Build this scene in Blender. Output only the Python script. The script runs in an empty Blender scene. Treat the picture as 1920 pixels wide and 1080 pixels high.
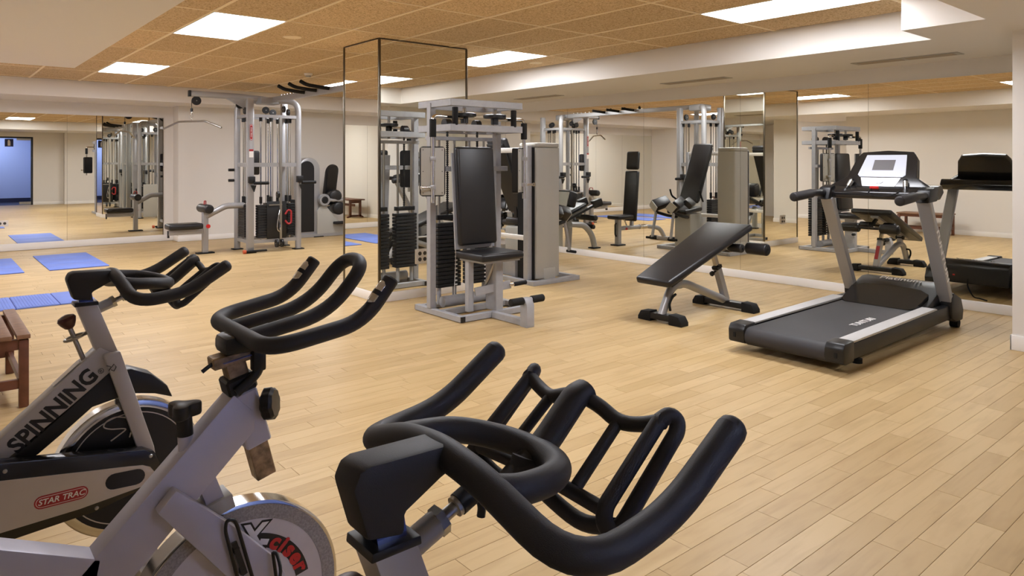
import bpy, bmesh, math, random
from mathutils import Vector, Matrix, Euler
random.seed(7)
PI = math.pi
sc = bpy.context.scene
COL = sc.collection

# ------------------------------------------------------------------ camera, world, exposure
cam_d = bpy.data.cameras.new('camera'); cam = bpy.data.objects.new('camera', cam_d); COL.objects.link(cam)
cam.location = (0, 0, 1.34); cam.rotation_euler = (PI/2, 0, math.radians(-40))
cam_d.sensor_width = 36; cam_d.lens = 36*1320/1920; cam_d.shift_y = -(540-304)/1920; cam_d.clip_start = .02
sc.camera = cam
w = bpy.data.worlds.new('world'); sc.world = w; w.use_nodes = True
w.node_tree.nodes['Background'].inputs[0].default_value = (.9, .93, 1, 1)
w.node_tree.nodes['Background'].inputs[1].default_value = .3
sc.view_settings.view_transform = 'Standard'; sc.view_settings.look = 'None'
sc.view_settings.exposure = 0.0; sc.view_settings.gamma = 1
LIGHT_STRENGTH = 30.0
try:
    sc.cycles.max_bounces = 12; sc.cycles.glossy_bounces = 8; sc.cycles.diffuse_bounces = 6
    sc.cycles.use_denoising = True; sc.cycles.sample_clamp_indirect = 6
    sc.cycles.caustics_reflective = True; sc.cycles.blur_glossy = .3
except Exception: pass

# ------------------------------------------------------------------ materials
def srgb(c):
    return tuple((v/12.92 if v <= .04045 else ((v+.055)/1.055)**2.4) for v in (x/255 for x in c))
def mat(name, rgb, rough=.5, metal=0, spec=.5, coat=0, bump=0, bscale=200, emit=0, var=0, vscale=8):
    m = bpy.data.materials.new(name); m.use_nodes = True
    nt = m.node_tree; p = nt.nodes['Principled BSDF']
    c = srgb(rgb)
    p.inputs['Base Color'].default_value = (*c, 1)
    p.inputs['Roughness'].default_value = rough; p.inputs['Metallic'].default_value = metal
    p.inputs['Specular IOR Level'].default_value = spec; p.inputs['Coat Weight'].default_value = coat
    p.inputs['Coat Roughness'].default_value = .15
    tc = nt.nodes.new('ShaderNodeTexCoord')
    if bump:
        n = nt.nodes.new('ShaderNodeTexNoise'); n.inputs['Scale'].default_value = bscale; n.inputs['Detail'].default_value = 2
        nt.links.new(tc.outputs['Object'], n.inputs['Vector'])
        b = nt.nodes.new('ShaderNodeBump'); b.inputs['Strength'].default_value = bump; b.inputs['Distance'].default_value = .001
        nt.links.new(n.outputs['Fac'], b.inputs['Height']); nt.links.new(b.outputs['Normal'], p.inputs['Normal'])
    if var:
        n = nt.nodes.new('ShaderNodeTexNoise'); n.inputs['Scale'].default_value = vscale; n.inputs['Detail'].default_value = 4
        nt.links.new(tc.outputs['Object'], n.inputs['Vector'])
        r = nt.nodes.new('ShaderNodeValToRGB'); r.color_ramp.elements[0].position = .3; r.color_ramp.elements[1].position = .7
        r.color_ramp.elements[0].color = (*[v*(1-var) for v in c], 1); r.color_ramp.elements[1].color = (*[min(1, v*(1+var)) for v in c], 1)
        nt.links.new(n.outputs['Fac'], r.inputs['Fac']); nt.links.new(r.outputs['Color'], p.inputs['Base Color'])
    if emit:
        p.inputs['Emission Color'].default_value = (*c, 1); p.inputs['Emission Strength'].default_value = emit
    return m
M = {}
M['wall'] = mat('wall_paint', (222, 218, 212), .7, spec=.3, bump=.05, bscale=60)
M['white'] = mat('white_paint', (233, 230, 226), .45)
M['mirror'] = mat('mirror_glass', (243, 243, 236), .0, metal=1)
M['mirror_edge'] = mat('mirror_edge_steel', (104, 96, 84), .3, metal=1)
M['black_foam'] = mat('black_foam', (38, 37, 40), .6, spec=.4, bump=.25, bscale=900)
M['vinyl'] = mat('black_vinyl', (27, 26, 28), .38, spec=.45, bump=.06, bscale=500)
M['black'] = mat('black_plastic', (24, 24, 26), .4, spec=.4)
M['gloss_black'] = mat('gloss_black_plastic', (22, 21, 22), .22, spec=.5)
M['rubber'] = mat('black_rubber', (20, 20, 21), .7, spec=.3)
M['silver'] = mat('silver_paint', (160, 160, 162), .35, metal=.35, spec=.5)
M['greypaint'] = mat('grey_paint', (160, 161, 165), .4, metal=.1, var=.05, vscale=20)
M['lightgrey'] = mat('pale_grey_shroud', (164, 162, 155), .5)
M['bikegrey'] = mat('bike_grey_paint', (178, 174, 172), .38, metal=.15)
M['bikelav'] = mat('lavender_grey_paint', (186, 184, 196), .4, metal=.15, var=.03, vscale=15)
M['chrome'] = mat('chrome', (205, 203, 200), .12, metal=1)
M['steel'] = mat('brushed_steel', (170, 168, 163), .3, metal=1)
M['rust'] = mat('rusty_chrome', (150, 128, 98), .4, metal=.6, var=.5, vscale=45)
M['concrete'] = mat('cast_grey_rim', (150, 145, 142), .7, var=.25, vscale=220)
M['disc'] = mat('pale_flywheel_disc', (205, 200, 202), .45, var=.03, vscale=20)
M['plate'] = mat('brushed_guard_plate', (196, 189, 183), .35, metal=.35, var=.04, vscale=9)
M['red'] = mat('red_decal', (158, 34, 40), .4)
M['brightred'] = mat('red_print', (190, 28, 30), .4)
M['whiteprint'] = mat('white_print', (232, 230, 228), .4)
M['blackprint'] = mat('black_print', (22, 21, 24), .45)
M['maroon'] = mat('maroon_knob', (74, 34, 30), .35)
M['blue_sticker'] = mat('blue_sticker', (120, 132, 205), .3, var=.2, vscale=60)
M['chromeblue'] = mat('polished_post', (170, 178, 215), .06, metal=1)
M['screen'] = mat('lcd_screen', (92, 90, 92), .15)
M['panel'] = mat('white_console_panel', (158, 161, 172), .35)
M['belt'] = mat('treadmill_belt', (46, 45, 48), .6, bump=.3, bscale=700, var=.12, vscale=4)
M['rail'] = mat('side_rail_grey', (184, 183, 182), .45, bump=.15, bscale=300)
M['wood'] = mat('dark_wood', (96, 56, 38), .4, var=.25, vscale=14)
M['slat'] = mat('worn_wood', (126, 92, 68), .5, var=.2, vscale=20)
M['mat'] = mat('blue_mat_foam', (112, 134, 208), .65, spec=.3, var=.06, vscale=3)
M['matdark'] = mat('blue_mat_edge', (50, 66, 150), .7)
M['darkstack'] = mat('weight_stack_black', (30, 30, 32), .5, spec=.35)
M['socket'] = mat('socket_white', (228, 222, 214), .4)
M['sockethole'] = mat('socket_hole', (70, 66, 62), .6)
M['gold'] = mat('brass', (180, 150, 80), .3, metal=1)
M['bluewall'] = mat('corridor_blue_wall', (196, 208, 240), .7)
M['navy'] = mat('navy_skirting', (34, 38, 66), .5)
M['signblue'] = mat('sign_navy', (34, 44, 92), .5)
M['diffuser'] = mat('light_diffuser', (246, 247, 253), .5, emit=LIGHT_STRENGTH)
M['corridor_fill'] = mat('corridor_fill_diffuser', (205, 218, 255), .5, emit=20)
M['orange'] = mat('orange_foot', (190, 80, 40), .5)
M['grille'] = mat('grille_shadow', (160, 146, 128), .6)
M['floorbase'] = mat('floor_joint', (165, 130, 90), .8)

def ceiling_mat():
    m = bpy.data.materials.new('wood_wool_tile'); m.use_nodes = True; nt = m.node_tree; p = nt.nodes['Principled BSDF']
    g = nt.nodes.new('ShaderNodeNewGeometry')
    oi = nt.nodes.new('ShaderNodeObjectInfo')
    n = nt.nodes.new('ShaderNodeTexNoise'); n.inputs['Scale'].default_value = 75; n.inputs['Detail'].default_value = 5; n.inputs['Roughness'].default_value = .75
    nt.links.new(g.outputs['Position'], n.inputs['Vector'])
    r = nt.nodes.new('ShaderNodeValToRGB'); e = r.color_ramp.elements
    e[0].position = .36; e[0].color = (*srgb((140, 110, 74)), 1); e[1].position = .62; e[1].color = (*srgb((226, 203, 166)), 1)
    k = e.new(.46); k.color = (*srgb((205, 178, 138)), 1)
    nt.links.new(n.outputs['Fac'], r.inputs['Fac'])
    mx = nt.nodes.new('ShaderNodeMix'); mx.data_type = 'RGBA'; mx.blend_type = 'MULTIPLY'; mx.inputs[0].default_value = 1
    mr = nt.nodes.new('ShaderNodeMapRange'); mr.inputs['To Min'].default_value = .88; mr.inputs['To Max'].default_value = 1.06
    nt.links.new(oi.outputs['Random'], mr.inputs['Value']); nt.links.new(r.outputs['Color'], mx.inputs[6]); nt.links.new(mr.outputs['Result'], mx.inputs[7])
    nt.links.new(mx.outputs[2], p.inputs['Base Color'])
    b = nt.nodes.new('ShaderNodeBump'); b.inputs['Strength'].default_value = .4; b.inputs['Distance'].default_value = .003
    nt.links.new(n.outputs['Fac'], b.inputs['Height']); nt.links.new(b.outputs['Normal'], p.inputs['Normal'])
    p.inputs['Roughness'].default_value = .9; p.inputs['Specular IOR Level'].default_value = .1
    return m
M['tile'] = ceiling_mat()
M['tbar'] = mat('ceiling_grid_bar', (236, 218, 184), .6)

def stave_mat(name, from_attr):
    m = bpy.data.materials.new(name); m.use_nodes = True; nt = m.node_tree; p = nt.nodes['Principled BSDF']; L = nt.links
    g = nt.nodes.new('ShaderNodeNewGeometry')
    if from_attr:
        a = nt.nodes.new('ShaderNodeAttribute'); a.attribute_name = 'tint'; t = a.outputs['Fac']
    else:
        a = nt.nodes.new('ShaderNodeObjectInfo'); t = a.outputs['Random']
    off = nt.nodes.new('ShaderNodeVectorMath'); off.operation = 'SCALE'; off.inputs[0].default_value = (37, 23, 11); L.new(t, off.inputs['Scale'])
    add = nt.nodes.new('ShaderNodeVectorMath'); add.operation = 'ADD'; L.new(g.outputs['Position'], add.inputs[0]); L.new(off.outputs[0], add.inputs[1])
    mp = nt.nodes.new('ShaderNodeMapping'); mp.inputs['Scale'].default_value = (2.2, 26, 1); L.new(add.outputs[0], mp.inputs['Vector'])
    n = nt.nodes.new('ShaderNodeTexNoise'); n.inputs['Scale'].default_value = 1.2; n.inputs['Detail'].default_value = 5; n.inputs['Distortion'].default_value = .6
    L.new(mp.outputs[0], n.inputs['Vector'])
    mp2 = nt.nodes.new('ShaderNodeMapping'); mp2.inputs['Scale'].default_value = (3, 12, 1); L.new(add.outputs[0], mp2.inputs['Vector'])
    n2 = nt.nodes.new('ShaderNodeTexNoise'); n2.inputs['Scale'].default_value = 1.0; n2.inputs['Detail'].default_value = 3; L.new(mp2.outputs[0], n2.inputs['Vector'])
    r = nt.nodes.new('ShaderNodeValToRGB'); e = r.color_ramp.elements
    e[0].position = 0; e[0].color = (*srgb((181, 153, 106)), 1); e[1].position = 1; e[1].color = (*srgb((197, 170, 124)), 1)
    k = e.new(.5); k.color = (*srgb((189, 161, 114)), 1)
    L.new(t, r.inputs['Fac'])
    r2 = nt.nodes.new('ShaderNodeValToRGB'); e = r2.color_ramp.elements
    e[0].position = .28; e[0].color = (.87, .85, .81, 1); e[1].position = .5; e[1].color = (1, 1, 1, 1)
    L.new(n.outputs['Fac'], r2.inputs['Fac'])
    r3 = nt.nodes.new('ShaderNodeValToRGB'); e = r3.color_ramp.elements
    e[0].position = .25; e[0].color = (.80, .76, .70, 1); e[1].position = .5; e[1].color = (1, 1, 1, 1)
    L.new(n2.outputs['Fac'], r3.inputs['Fac'])
    m1 = nt.nodes.new('ShaderNodeMix'); m1.data_type = 'RGBA'; m1.blend_type = 'MULTIPLY'; m1.inputs[0].default_value = .8
    L.new(r.outputs['Color'], m1.inputs[6]); L.new(r2.outputs['Color'], m1.inputs[7])
    m2 = nt.nodes.new('ShaderNodeMix'); m2.data_type = 'RGBA'; m2.blend_type = 'MULTIPLY'; m2.inputs[0].default_value = .7
    L.new(m1.outputs[2], m2.inputs[6]); L.new(r3.outputs['Color'], m2.inputs[7])
    L.new(m2.outputs[2], p.inputs['Base Color'])
    p.inputs['Roughness'].default_value = .42; p.inputs['Specular IOR Level'].default_value = .4
    return m
M['stave'] = stave_mat('maple_stave', False); M['stave_far'] = stave_mat('maple_stave_far', True)

# ------------------------------------------------------------------ mesh helpers
def frame_from(d, up=(0, 0, 1)):
    z = Vector(d).normalized(); u = Vector(up)
    if abs(z.dot(u)) > .98: u = Vector((1, 0, 0))
    x = u.cross(z).normalized(); y = z.cross(x)
    return Matrix((x, y, z)).transposed()
def fillet(pts, r, seg=6, closed=False):
    pts = [Vector(p) for p in pts]; out = []; n = len(pts)
    for i, p in enumerate(pts):
        if not closed and i in (0, n-1): out.append(p); continue
        a = pts[i-1]-p; b = pts[(i+1) % n]-p
        rr = r[i] if isinstance(r, (list, tuple)) else r
        t = min(rr, a.length*.49, b.length*.49)
        s = p+a.normalized()*t; e = p+b.normalized()*t
        for k in range(seg+1):
            u = k/seg; out.append(s*(1-u)**2+p*2*u*(1-u)+e*u*u)
    return out
def spline(pts, seg=6):
    pts = [Vector(p) for p in pts]; P = [2*pts[0]-pts[1]]+pts+[2*pts[-1]-pts[-2]]; out = []
    for i in range(1, len(P)-2):
        a, b, c, d = P[i-1:i+3]
        for k in range(seg):
            t = k/seg; out.append(.5*((2*b)+(c-a)*t+(2*a-5*b+4*c-d)*t*t+(-a+3*b-3*c+d)*t**3))
    out.append(pts[-1]); return out
class MB:
    def __init__(s): s.bm = bmesh.new()
    def add(s, vs, fs):
        v = [s.bm.verts.new(p) for p in vs]
        for f in fs:
            try: s.bm.faces.new([v[i] for i in f])
            except ValueError: pass
        return s
    def box(s, c, size, rot=None, bev=0, seg=2):
        t = bmesh.new(); bmesh.ops.create_cube(t, size=1)
        for v in t.verts: v.co = Vector((v.co.x*size[0], v.co.y*size[1], v.co.z*size[2]))
        if bev: bmesh.ops.bevel(t, geom=t.edges[:]+t.verts[:], offset=min(bev, min(size)*.49), segments=seg, affect='EDGES', profile=.5)
        R = rot if isinstance(rot, Matrix) else (Euler(rot).to_matrix() if rot else Matrix.Identity(3))
        return s.merge(t, R, c)
    def merge(s, t, R, c):
        c = Vector(c); m = {}
        for v in t.verts: m[v] = s.bm.verts.new(R @ v.co + c)
        for f in t.faces: s.bm.faces.new([m[v] for v in f.verts])
        t.free(); return s
    def bb(s, lo, hi, bev=0, seg=2):
        return s.box([(a+b)/2 for a, b in zip(lo, hi)], [abs(b-a) for a, b in zip(lo, hi)], bev=bev, seg=seg)
    def bar(s, p0, p1, wd, ht, up=(0, 0, 1), bev=0, seg=1):
        p0, p1 = Vector(p0), Vector(p1); d = p1-p0
        return s.box((p0+p1)/2, (wd, ht, d.length), frame_from(d, up), bev, seg)
    def tube(s, pts, r, n=12, closed=False, flat=1.0, up=None):
        pts = [Vector(p) for p in pts]; N = len(pts); rings = []
        rr = r if isinstance(r, (list, tuple)) else [r]*N
        T = []
        for i in range(N):
            a = pts[i-1] if (i or closed) else pts[0]; b = pts[(i+1) % N] if (i < N-1 or closed) else pts[-1]
            T.append((b-a).normalized())
        Fm = frame_from(T[0], up or (0, 0, 1)); x = Fm.col[0].copy()
        for i in range(N):
            if i:
                x = (x-T[i]*x.dot(T[i])).normalized()
            y = T[i].cross(x)
            rings.append([s.bm.verts.new(pts[i]+x*math.cos(2*PI*k/n)*rr[i]+y*math.sin(2*PI*k/n)*rr[i]*flat) for k in range(n)])
        for i in range(N if closed else N-1):
            A, B = rings[i], rings[(i+1) % N]
            for k in range(n): s.bm.faces.new((A[k], A[(k+1) % n], B[(k+1) % n], B[k]))
        if not closed:
            s.bm.faces.new(rings[0][::-1]); s.bm.faces.new(rings[-1])
        return s
    def cyl(s, p0, p1, r0, r1=None, n=20): return s.tube([p0, p1], [r0, r0 if r1 is None else r1], n)
    def capsule(s, p0, p1, r, n=16, e=.35):
        p0, p1 = Vector(p0), Vector(p1); d = (p1-p0).normalized(); b = r*e
        ps = []; rs = []
        for k in range(4): a = k/3*PI/2; ps.append(p0+d*b*(1-math.sin(a))); rs.append(r-b+b*math.sin(a) if False else r-b*(1-math.sin(a)))
        ps = [p0+d*b*(1-math.cos(k/3*PI/2)) for k in range(4)]; rs = [r-b*(1-math.sin(k/3*PI/2)) for k in range(4)]
        ps += [p1-d*b*(1-math.cos(k/3*PI/2)) for k in range(3, -1, -1)]; rs += [r-b*(1-math.sin(k/3*PI/2)) for k in range(3, -1, -1)]
        return s.tube(ps, rs, n)
    def lathe(s, o, d, prof, n=32, ring=False):           # prof: list of (axial, radius)
        R = frame_from(d); o = Vector(o); rings = []
        for a, r in prof:
            rings.append([s.bm.verts.new(o+R @ Vector((math.cos(2*PI*k/n)*r, math.sin(2*PI*k/n)*r, a))) for k in range(n)])
        for A, B in zip(rings, rings[1:]):
            for k in range(n): s.bm.faces.new((A[k], A[(k+1) % n], B[(k+1) % n], B[k]))
        if ring:
            for k in range(n): s.bm.faces.new((rings[-1][k], rings[-1][(k+1) % n], rings[0][(k+1) % n], rings[0][k]))
            return s
        if prof[0][1] > 1e-6: s.bm.faces.new(rings[0][::-1])
        if prof[-1][1] > 1e-6: s.bm.faces.new(rings[-1])
        return s
    def prism(s, poly, t0, t1, ax='y', bev=0):   # polygon in the plane normal to ax, extruded t0..t1
        def P(a, b, t): return {'y': (a, t, b), 'x': (t, a, b), 'z': (a, b, t)}[ax]
        t = bmesh.new(); n = len(poly)
        A = [t.verts.new(P(a, b, t0)) for a, b in poly]; B = [t.verts.new(P(a, b, t1)) for a, b in poly]
        t.faces.new(A[::-1]); t.faces.new(B)
        for i in range(n): t.faces.new((A[i], A[(i+1) % n], B[(i+1) % n], B[i]))
        bmesh.ops.recalc_face_normals(t, faces=t.faces[:])
        if bev:
            es = [e for e in t.edges if len(e.link_faces) == 2 and e.calc_face_angle(0) > .6]
            bmesh.ops.bevel(t, geom=es, offset=bev, segments=2, affect='EDGES', profile=.5)
        return s.merge(t, Matrix.Identity(3), (0, 0, 0))
    def mesh(s, name, ang=35):
        bmesh.ops.recalc_face_normals(s.bm, faces=s.bm.faces[:])
        me = bpy.data.meshes.new(name); s.bm.to_mesh(me); s.bm.free()
        for p in me.polygons: p.use_smooth = True
        me.set_sharp_from_angle(angle=math.radians(ang)); return me
    def build(s, name, m, parent=None, loc=(0, 0, 0), ang=35, label=None):
        return obj(name, s.mesh(name, ang), m, parent, loc, label)
def obj(name, me, m, parent=None, loc=(0, 0, 0), label=None):
    if m is not None and not me.materials: me.materials.append(M[m] if isinstance(m, str) else m)
    o = bpy.data.objects.new(name, me); COL.objects.link(o); o.location = loc
    if parent: o.parent = parent
    if label: o['label'] = label
    return o
def thing(name, label, cat, loc=(0, 0, 0), rz=0, group=None):
    o = bpy.data.objects.new(name, None); COL.objects.link(o); o.empty_display_size = .1
    o.location = loc; o.rotation_euler = (0, 0, rz); tag(o, label, cat, group); return o
def tag(o, label=None, cat=None, group=None, kind=None):
    if label: o['label'] = label
    if cat: o['category'] = cat
    if group: o['group'] = group
    if kind: o['kind'] = kind
    return o
def struct(name, mb, m, parent=None, label=None, ang=35):
    o = mb.build(name, m, parent, ang=ang)
    if not parent: o['kind'] = 'structure'
    if label: o['label'] = label
    return o
def copy_tree(o, parent=None):
    c = o.copy(); COL.objects.link(c); c.parent = parent
    for ch in list(o.children): copy_tree(ch, c)
    return c
def text(name, s, size, m, parent, o, xd, yd, depth=.0006, sx=1, align='CENTER', shear=0, bold=0):
    cu = bpy.data.curves.new(name, 'FONT'); cu.body = s; cu.size = size; cu.extrude = depth; cu.align_x = align; cu.align_y = 'CENTER'
    cu.shear = shear; cu.offset = bold; cu.resolution_u = 3
    t = bpy.data.objects.new('tmp', cu); me = bpy.data.meshes.new_from_object(t); bpy.data.objects.remove(t); me.name = name
    x = Vector(xd).normalized(); y = Vector(yd); y = (y-x*y.dot(x)).normalized(); z = x.cross(y)
    R = Matrix((x*sx, y, z)).transposed().to_4x4(); R.translation = Vector(o)
    me.transform(R); me.materials.clear()
    return obj(name, me, m, parent)
def stadium(cx, cz, L, Hh, ang=0, n=8):
    r = Hh/2; pts = []
    for sgn, a0 in ((1, -PI/2), (-1, PI/2)):
        for k in range(n+1):
            a = a0+PI*k/n; pts.append((sgn*(L/2-r)+r*math.cos(a), r*math.sin(a)))
    c, s_ = math.cos(ang), math.sin(ang)
    return [(cx+x*c-z*s_, cz+x*s_+z*c) for x, z in pts]
def rrect(cx, cz, W, H_, r, n=4):
    pts = []
    for sx, sz, a0 in ((1, 1, 0), (-1, 1, PI/2), (-1, -1, PI), (1, -1, 3*PI/2)):
        for k in range(n+1):
            a = a0+PI/2*k/n; pts.append((cx+sx*(W/2-r)+r*math.cos(a), cz+sz*(H_/2-r)+r*math.sin(a)))
    return pts
# ------------------------------------------------------------------ the room
HC = 2.525; XM = 7.274; SB = 2.278
CAMF = Vector((math.sin(math.radians(40)), math.cos(math.radians(40)), 0)); CAMR = Vector((CAMF.y, -CAMF.x, 0))
def px(p):
    d = p.x*CAMF.x+p.y*CAMF.y
    if d < .2: return None
    return 960+1320*(p.x*CAMR.x+p.y*CAMR.y)/d, 304+1320*(1.34-p.z)/d
floor = struct('floor', MB().bb((-1.75, -.75, -.12), (7.5, 13.15, -.004)), 'floorbase', label='pale maple stave floor')
SW, SL = .095, .6
cands = []
rows = int(13.75/SW)+1
rg = random.Random(3)
for i in range(rows):
    y0 = -.62+i*SW; x = -1.7-rg.random()*SL
    while x < 7.27:
        a, b = max(x, -1.7), min(x+SL, 7.272); x += SL
        if b-a < .03: continue
        yc = y0+SW/2
        if yc > 12.98: continue
        if yc > 12.68 and (a+b)/2 > 3.4: continue
        if (a+b)/2 > 6.1 and yc < 1.5: continue
        if b < -.2 and 3.6 < yc < 6.65: continue
        if 3.45 < a and b < 4.3 and 6 < yc < 6.6: continue
        q = [px(Vector(p)) for p in ((a, y0, 0), (b, y0, 0), (b, y0+SW, 0), (a, y0+SW, 0))]
        A = 0
        if all(q):
            cxm = sum(t[0] for t in q)/4; cym = sum(t[1] for t in q)/4
            if 0 < cxm < 1920 and 304 < cym < 1080:
                A = abs(sum(q[k][0]*q[(k+1) % 4][1]-q[(k+1) % 4][0]*q[k][1] for k in range(4)))/2
        cands.append((A, a, b, y0))
cands.sort(key=lambda t: -t[0])
def stave_geo(L):
    g = .0007; t = .0018
    vs = [(-L/2+g, -SW/2+g, -t), (L/2-g, -SW/2+g, -t), (L/2-g, SW/2-g, -t), (-L/2+g, SW/2-g, -t)]
    e = g+.0009
    vs += [(-L/2+g, -SW/2+g, -.0005), (L/2-g, -SW/2+g, -.0005), (L/2-g, SW/2-g, -.0005), (-L/2+g, SW/2-g, -.0005)]
    vs += [(-L/2+e, -SW/2+e, 0), (L/2-e, -SW/2+e, 0), (L/2-e, SW/2-e, 0), (-L/2+e, SW/2-e, 0)]
    vs = [(x_, y_, z_-.0022 if k < 4 else z_) for k, (x_, y_, z_) in enumerate(vs)]
    fs = [(8, 9, 10, 11)]
    for o in (0, 4):
        for k in range(4): fs.append((o+k, o+(k+1) % 4, o+4+(k+1) % 4, o+4+k))
    return vs, fs
smesh = {}
for A, a, b, y0 in cands[:300]:
    L = round(b-a, 4)
    if L not in smesh:
        me = bpy.data.meshes.new('floor_stave'); me.from_pydata(*[stave_geo(L)[0], [], stave_geo(L)[1]]); smesh[L] = me
    obj('floor_stave', smesh[L], 'stave', floor, ((a+b)/2, y0+SW/2, 0))
V, Fc, tint = [], [], []
for A, a, b, y0 in cands[300:]:
    vs, fs = stave_geo(b-a); o = len(V); cx_, cy_ = (a+b)/2, y0+SW/2
    V += [(x_+cx_, y_+cy_, z_) for x_, y_, z_ in vs]; Fc += [tuple(i+o for i in f) for f in fs]; tint += [rg.random()]*len(fs)
me = bpy.data.meshes.new('far_floor_staves'); me.from_pydata(V, [], Fc)
at_ = me.attributes.new('tint', 'FLOAT', 'FACE'); at_.data.foreach_set('value', tint)
tag(obj('far_floor_staves', me, 'stave_far', floor), kind='stuff')

# walls
struct('wall_right', MB().bb((XM+.012, 1.4, -.1), (XM+.2, 13.1, 2.7)), 'wall', label='long wall behind the mirror panes')
struct('wall_pier', MB().bb((5.97, -.75, -.1), (XM+.012, 1.555, 2.7)), 'wall', label='white wall end at the right edge')
struct('wall_back', MB().bb((-1.8, 13.012, -.1), (XM+.2, 13.2, 2.7)).bb((3.318, 12.70, -.1), (XM+.012, 13.012, 2.7)), 'wall', label='back wall with recessed mirror bay')
struct('wall_left', MB().bb((-1.8, -.75, -.1), (-1.64, 13.1, 2.7)).bb((-1.64, 3.55, -.1), (-.13, 6.72, 2.7)), 'wall', label='left wall with the projecting block')
wf = MB().bb((2.69, -.78, -.1), (6, -.6, 2.7)).bb((-1.8, -.78, -.1), (.75, -.6, 2.7)).bb((.75, -.78, 2.13), (2.69, -.6, 2.7)).bb((3.5, -.6, -.1), (6, -.35, 2.7))
struct('wall_front', wf, 'wall', label='wall behind the camera with a doorway')
# baseboards
BH = .088
def skirt(name, lo, hi): return struct(name, MB().bb(lo, hi, bev=.004), 'white')
skirt('baseboard_right', (XM-.012, 1.555, 0), (XM+.012, 12.70, BH))
skirt('baseboard_pier', (5.958, -.6, 0), (5.97, 1.567, BH+.02)); skirt('baseboard_pier', (5.958, 1.555, 0), (XM-.012, 1.567, BH+.02))
skirt('baseboard_back', (-1.64, 12.985, 0), (3.318, 13.012, .105)); skirt('baseboard_back', (3.306, 12.688, 0), (XM-.012, 12.70, BH)); skirt('baseboard_back', (3.306, 12.70, 0), (3.318, 12.985, BH))
skirt('baseboard_left', (-.13, 3.538, 0), (-.118, 6.732, BH)); skirt('baseboard_left', (-1.64, 6.72, 0), (-1.628, 12.985, BH)); skirt('baseboard_left', (-1.628, 6.72, 0), (-.13, 6.732, BH))
skirt('baseboard_front', (2.69, -.6, 0), (3.5, -.588, BH)); skirt('baseboard_front', (3.5, -.35, 0), (5.958, -.338, BH))
# ceiling: slab, soffits, tiles on a grid
ceil = struct('ceiling', MB().bb((-1.8, -.75, HC+.03), (XM+.2, 13.1, HC+.2)), 'wall', label='tan tiled suspended ceiling')
struct('trim_1', MB().bb((5.92, 2.06, SB), (XM+.012, 12.70, HC+.05)), 'wall', label='white soffit along the mirror wall')
struct('trim_2', MB().bb((5.35, -.6, SB), (5.97, 2.06, HC+.05)).bb((5.97, 1.555, SB), (XM+.012, 2.06, HC+.05)), 'wall', label='white beam box at the upper right')
struct('trim_3', MB().bb((3.318, 11.93, 2.285), (5.92, 12.70, HC+.05)).bb((-1.64, 11.93, 2.285), (3.318, 13.012, HC+.05)), 'wall', label='white soffit over the back wall')
struct('trim_4', MB().bb((-1.64, 1.54, SB), (1.17, 8.18, HC+.05)), 'wall', label='white lowered soffit at the upper left')
struct('trim_5', MB().bb((-1.64, -.6, SB), (5.35, 1.54, HC+.05)), 'wall', label='white soffit over the camera')
GX = [1.76+.6*k for k in range(-6, 8)]; GY = [5.75+1.2*k for k in range(-4, 6)]
lights = {(1, 2.15), (1, 5.75), (1, 9.35), (2, 2.15), (2, 5.75), (2, 9.35)}
LP = [(x_, y_) for x_ in (1.76, 4.76) for y_ in (2.15, 5.75, 9.35)]+[(-.64, 9.35)]  # the left-bay panel is unseen, added to brighten the left floor
tmesh = {}
def tile(x0, x1, y0, y1):
    k = (round(x1-x0, 3), round(y1-y0, 3))
    if k[0] < .04 or k[1] < .04: return
    if k not in tmesh: tmesh[k] = MB().box((0, 0, .008), (k[0]-.02, k[1]-.02, .016), bev=.002, seg=1).mesh('ceiling_tile')
    obj('ceiling_tile', tmesh[k], 'tile', ceil, ((x0+x1)/2, (y0+y1)/2, HC+.003))
for gx in GX:
    for gy in GY:
        if any(abs(gx-a) < .01 and abs(gy-b) < .01 for a, b in LP): continue
        x0, x1, y0, y1 = max(gx, -1.64), min(gx+.6, 5.92), max(gy, 1.54), min(gy+1.2, 11.93)
        if x1 <= x0 or y1 <= y0: continue
        if x0 < 1.15:
            y0 = max(y0, 8.18)
            if y1 <= y0: continue
        tile(x0, x1, y0, y1)
for gx in GX:
    if -1.6 < gx < 5.9:
        y0 = 1.54 if gx > 1.17 else 8.18
        MB().bb((gx-.014, y0, HC-.002), (gx+.014, 11.93, HC+.02)).build('grid_bar', 'tbar', ceil)
for gy in GY:
    if 1.6 < gy < 11.9:
        x0 = 1.17 if gy < 8.18 else -1.64
        MB().bb((x0, gy-.011, HC-.001), (5.92, gy+.011, HC+.02)).build('grid_bar', 'tbar', ceil)
# ceiling light panels
lab = {(-.64, 9.35): 'unseen ceiling light panel added to brighten the far left bay', (1.76, 2.15): 'ceiling light panel nearest the camera above the spin bikes', (1.76, 5.75): 'large bright ceiling light panel at the upper left beside the soffit',
       (1.76, 9.35): 'bright ceiling light panel near the back wall at the upper left', (4.76, 2.15): 'long bright ceiling light panel at the upper right above the treadmill',
       (4.76, 5.75): 'bright ceiling light panel just right of the mirrored pillar', (4.76, 9.35): 'ceiling light panel behind the mirrored pillar near the pull-up handles'}
for x_, y_ in LP:
    t = thing('ceiling_light', lab[(x_, y_)], 'ceiling light', (x_+.3, y_+.6, HC-.004), group='ceiling light panels')
    fr = MB()
    for s_ in (-1, 1):
        fr.box((s_*.293, 0, .012), (.013, 1.2, .024)); fr.box((0, s_*.593, .012), (.573, .013, .024))
    fr.build('frame', 'white', t)
    MB().box((0, 0, .012), (.573, 1.173, .014)).build('diffuser', 'diffuser', t)
def disc(name, label, cat, c, prof, m):
    tag(MB().lathe((0, 0, 0), (0, 0, -1), prof, 24).build(name, m, None, c), label, cat)
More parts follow.
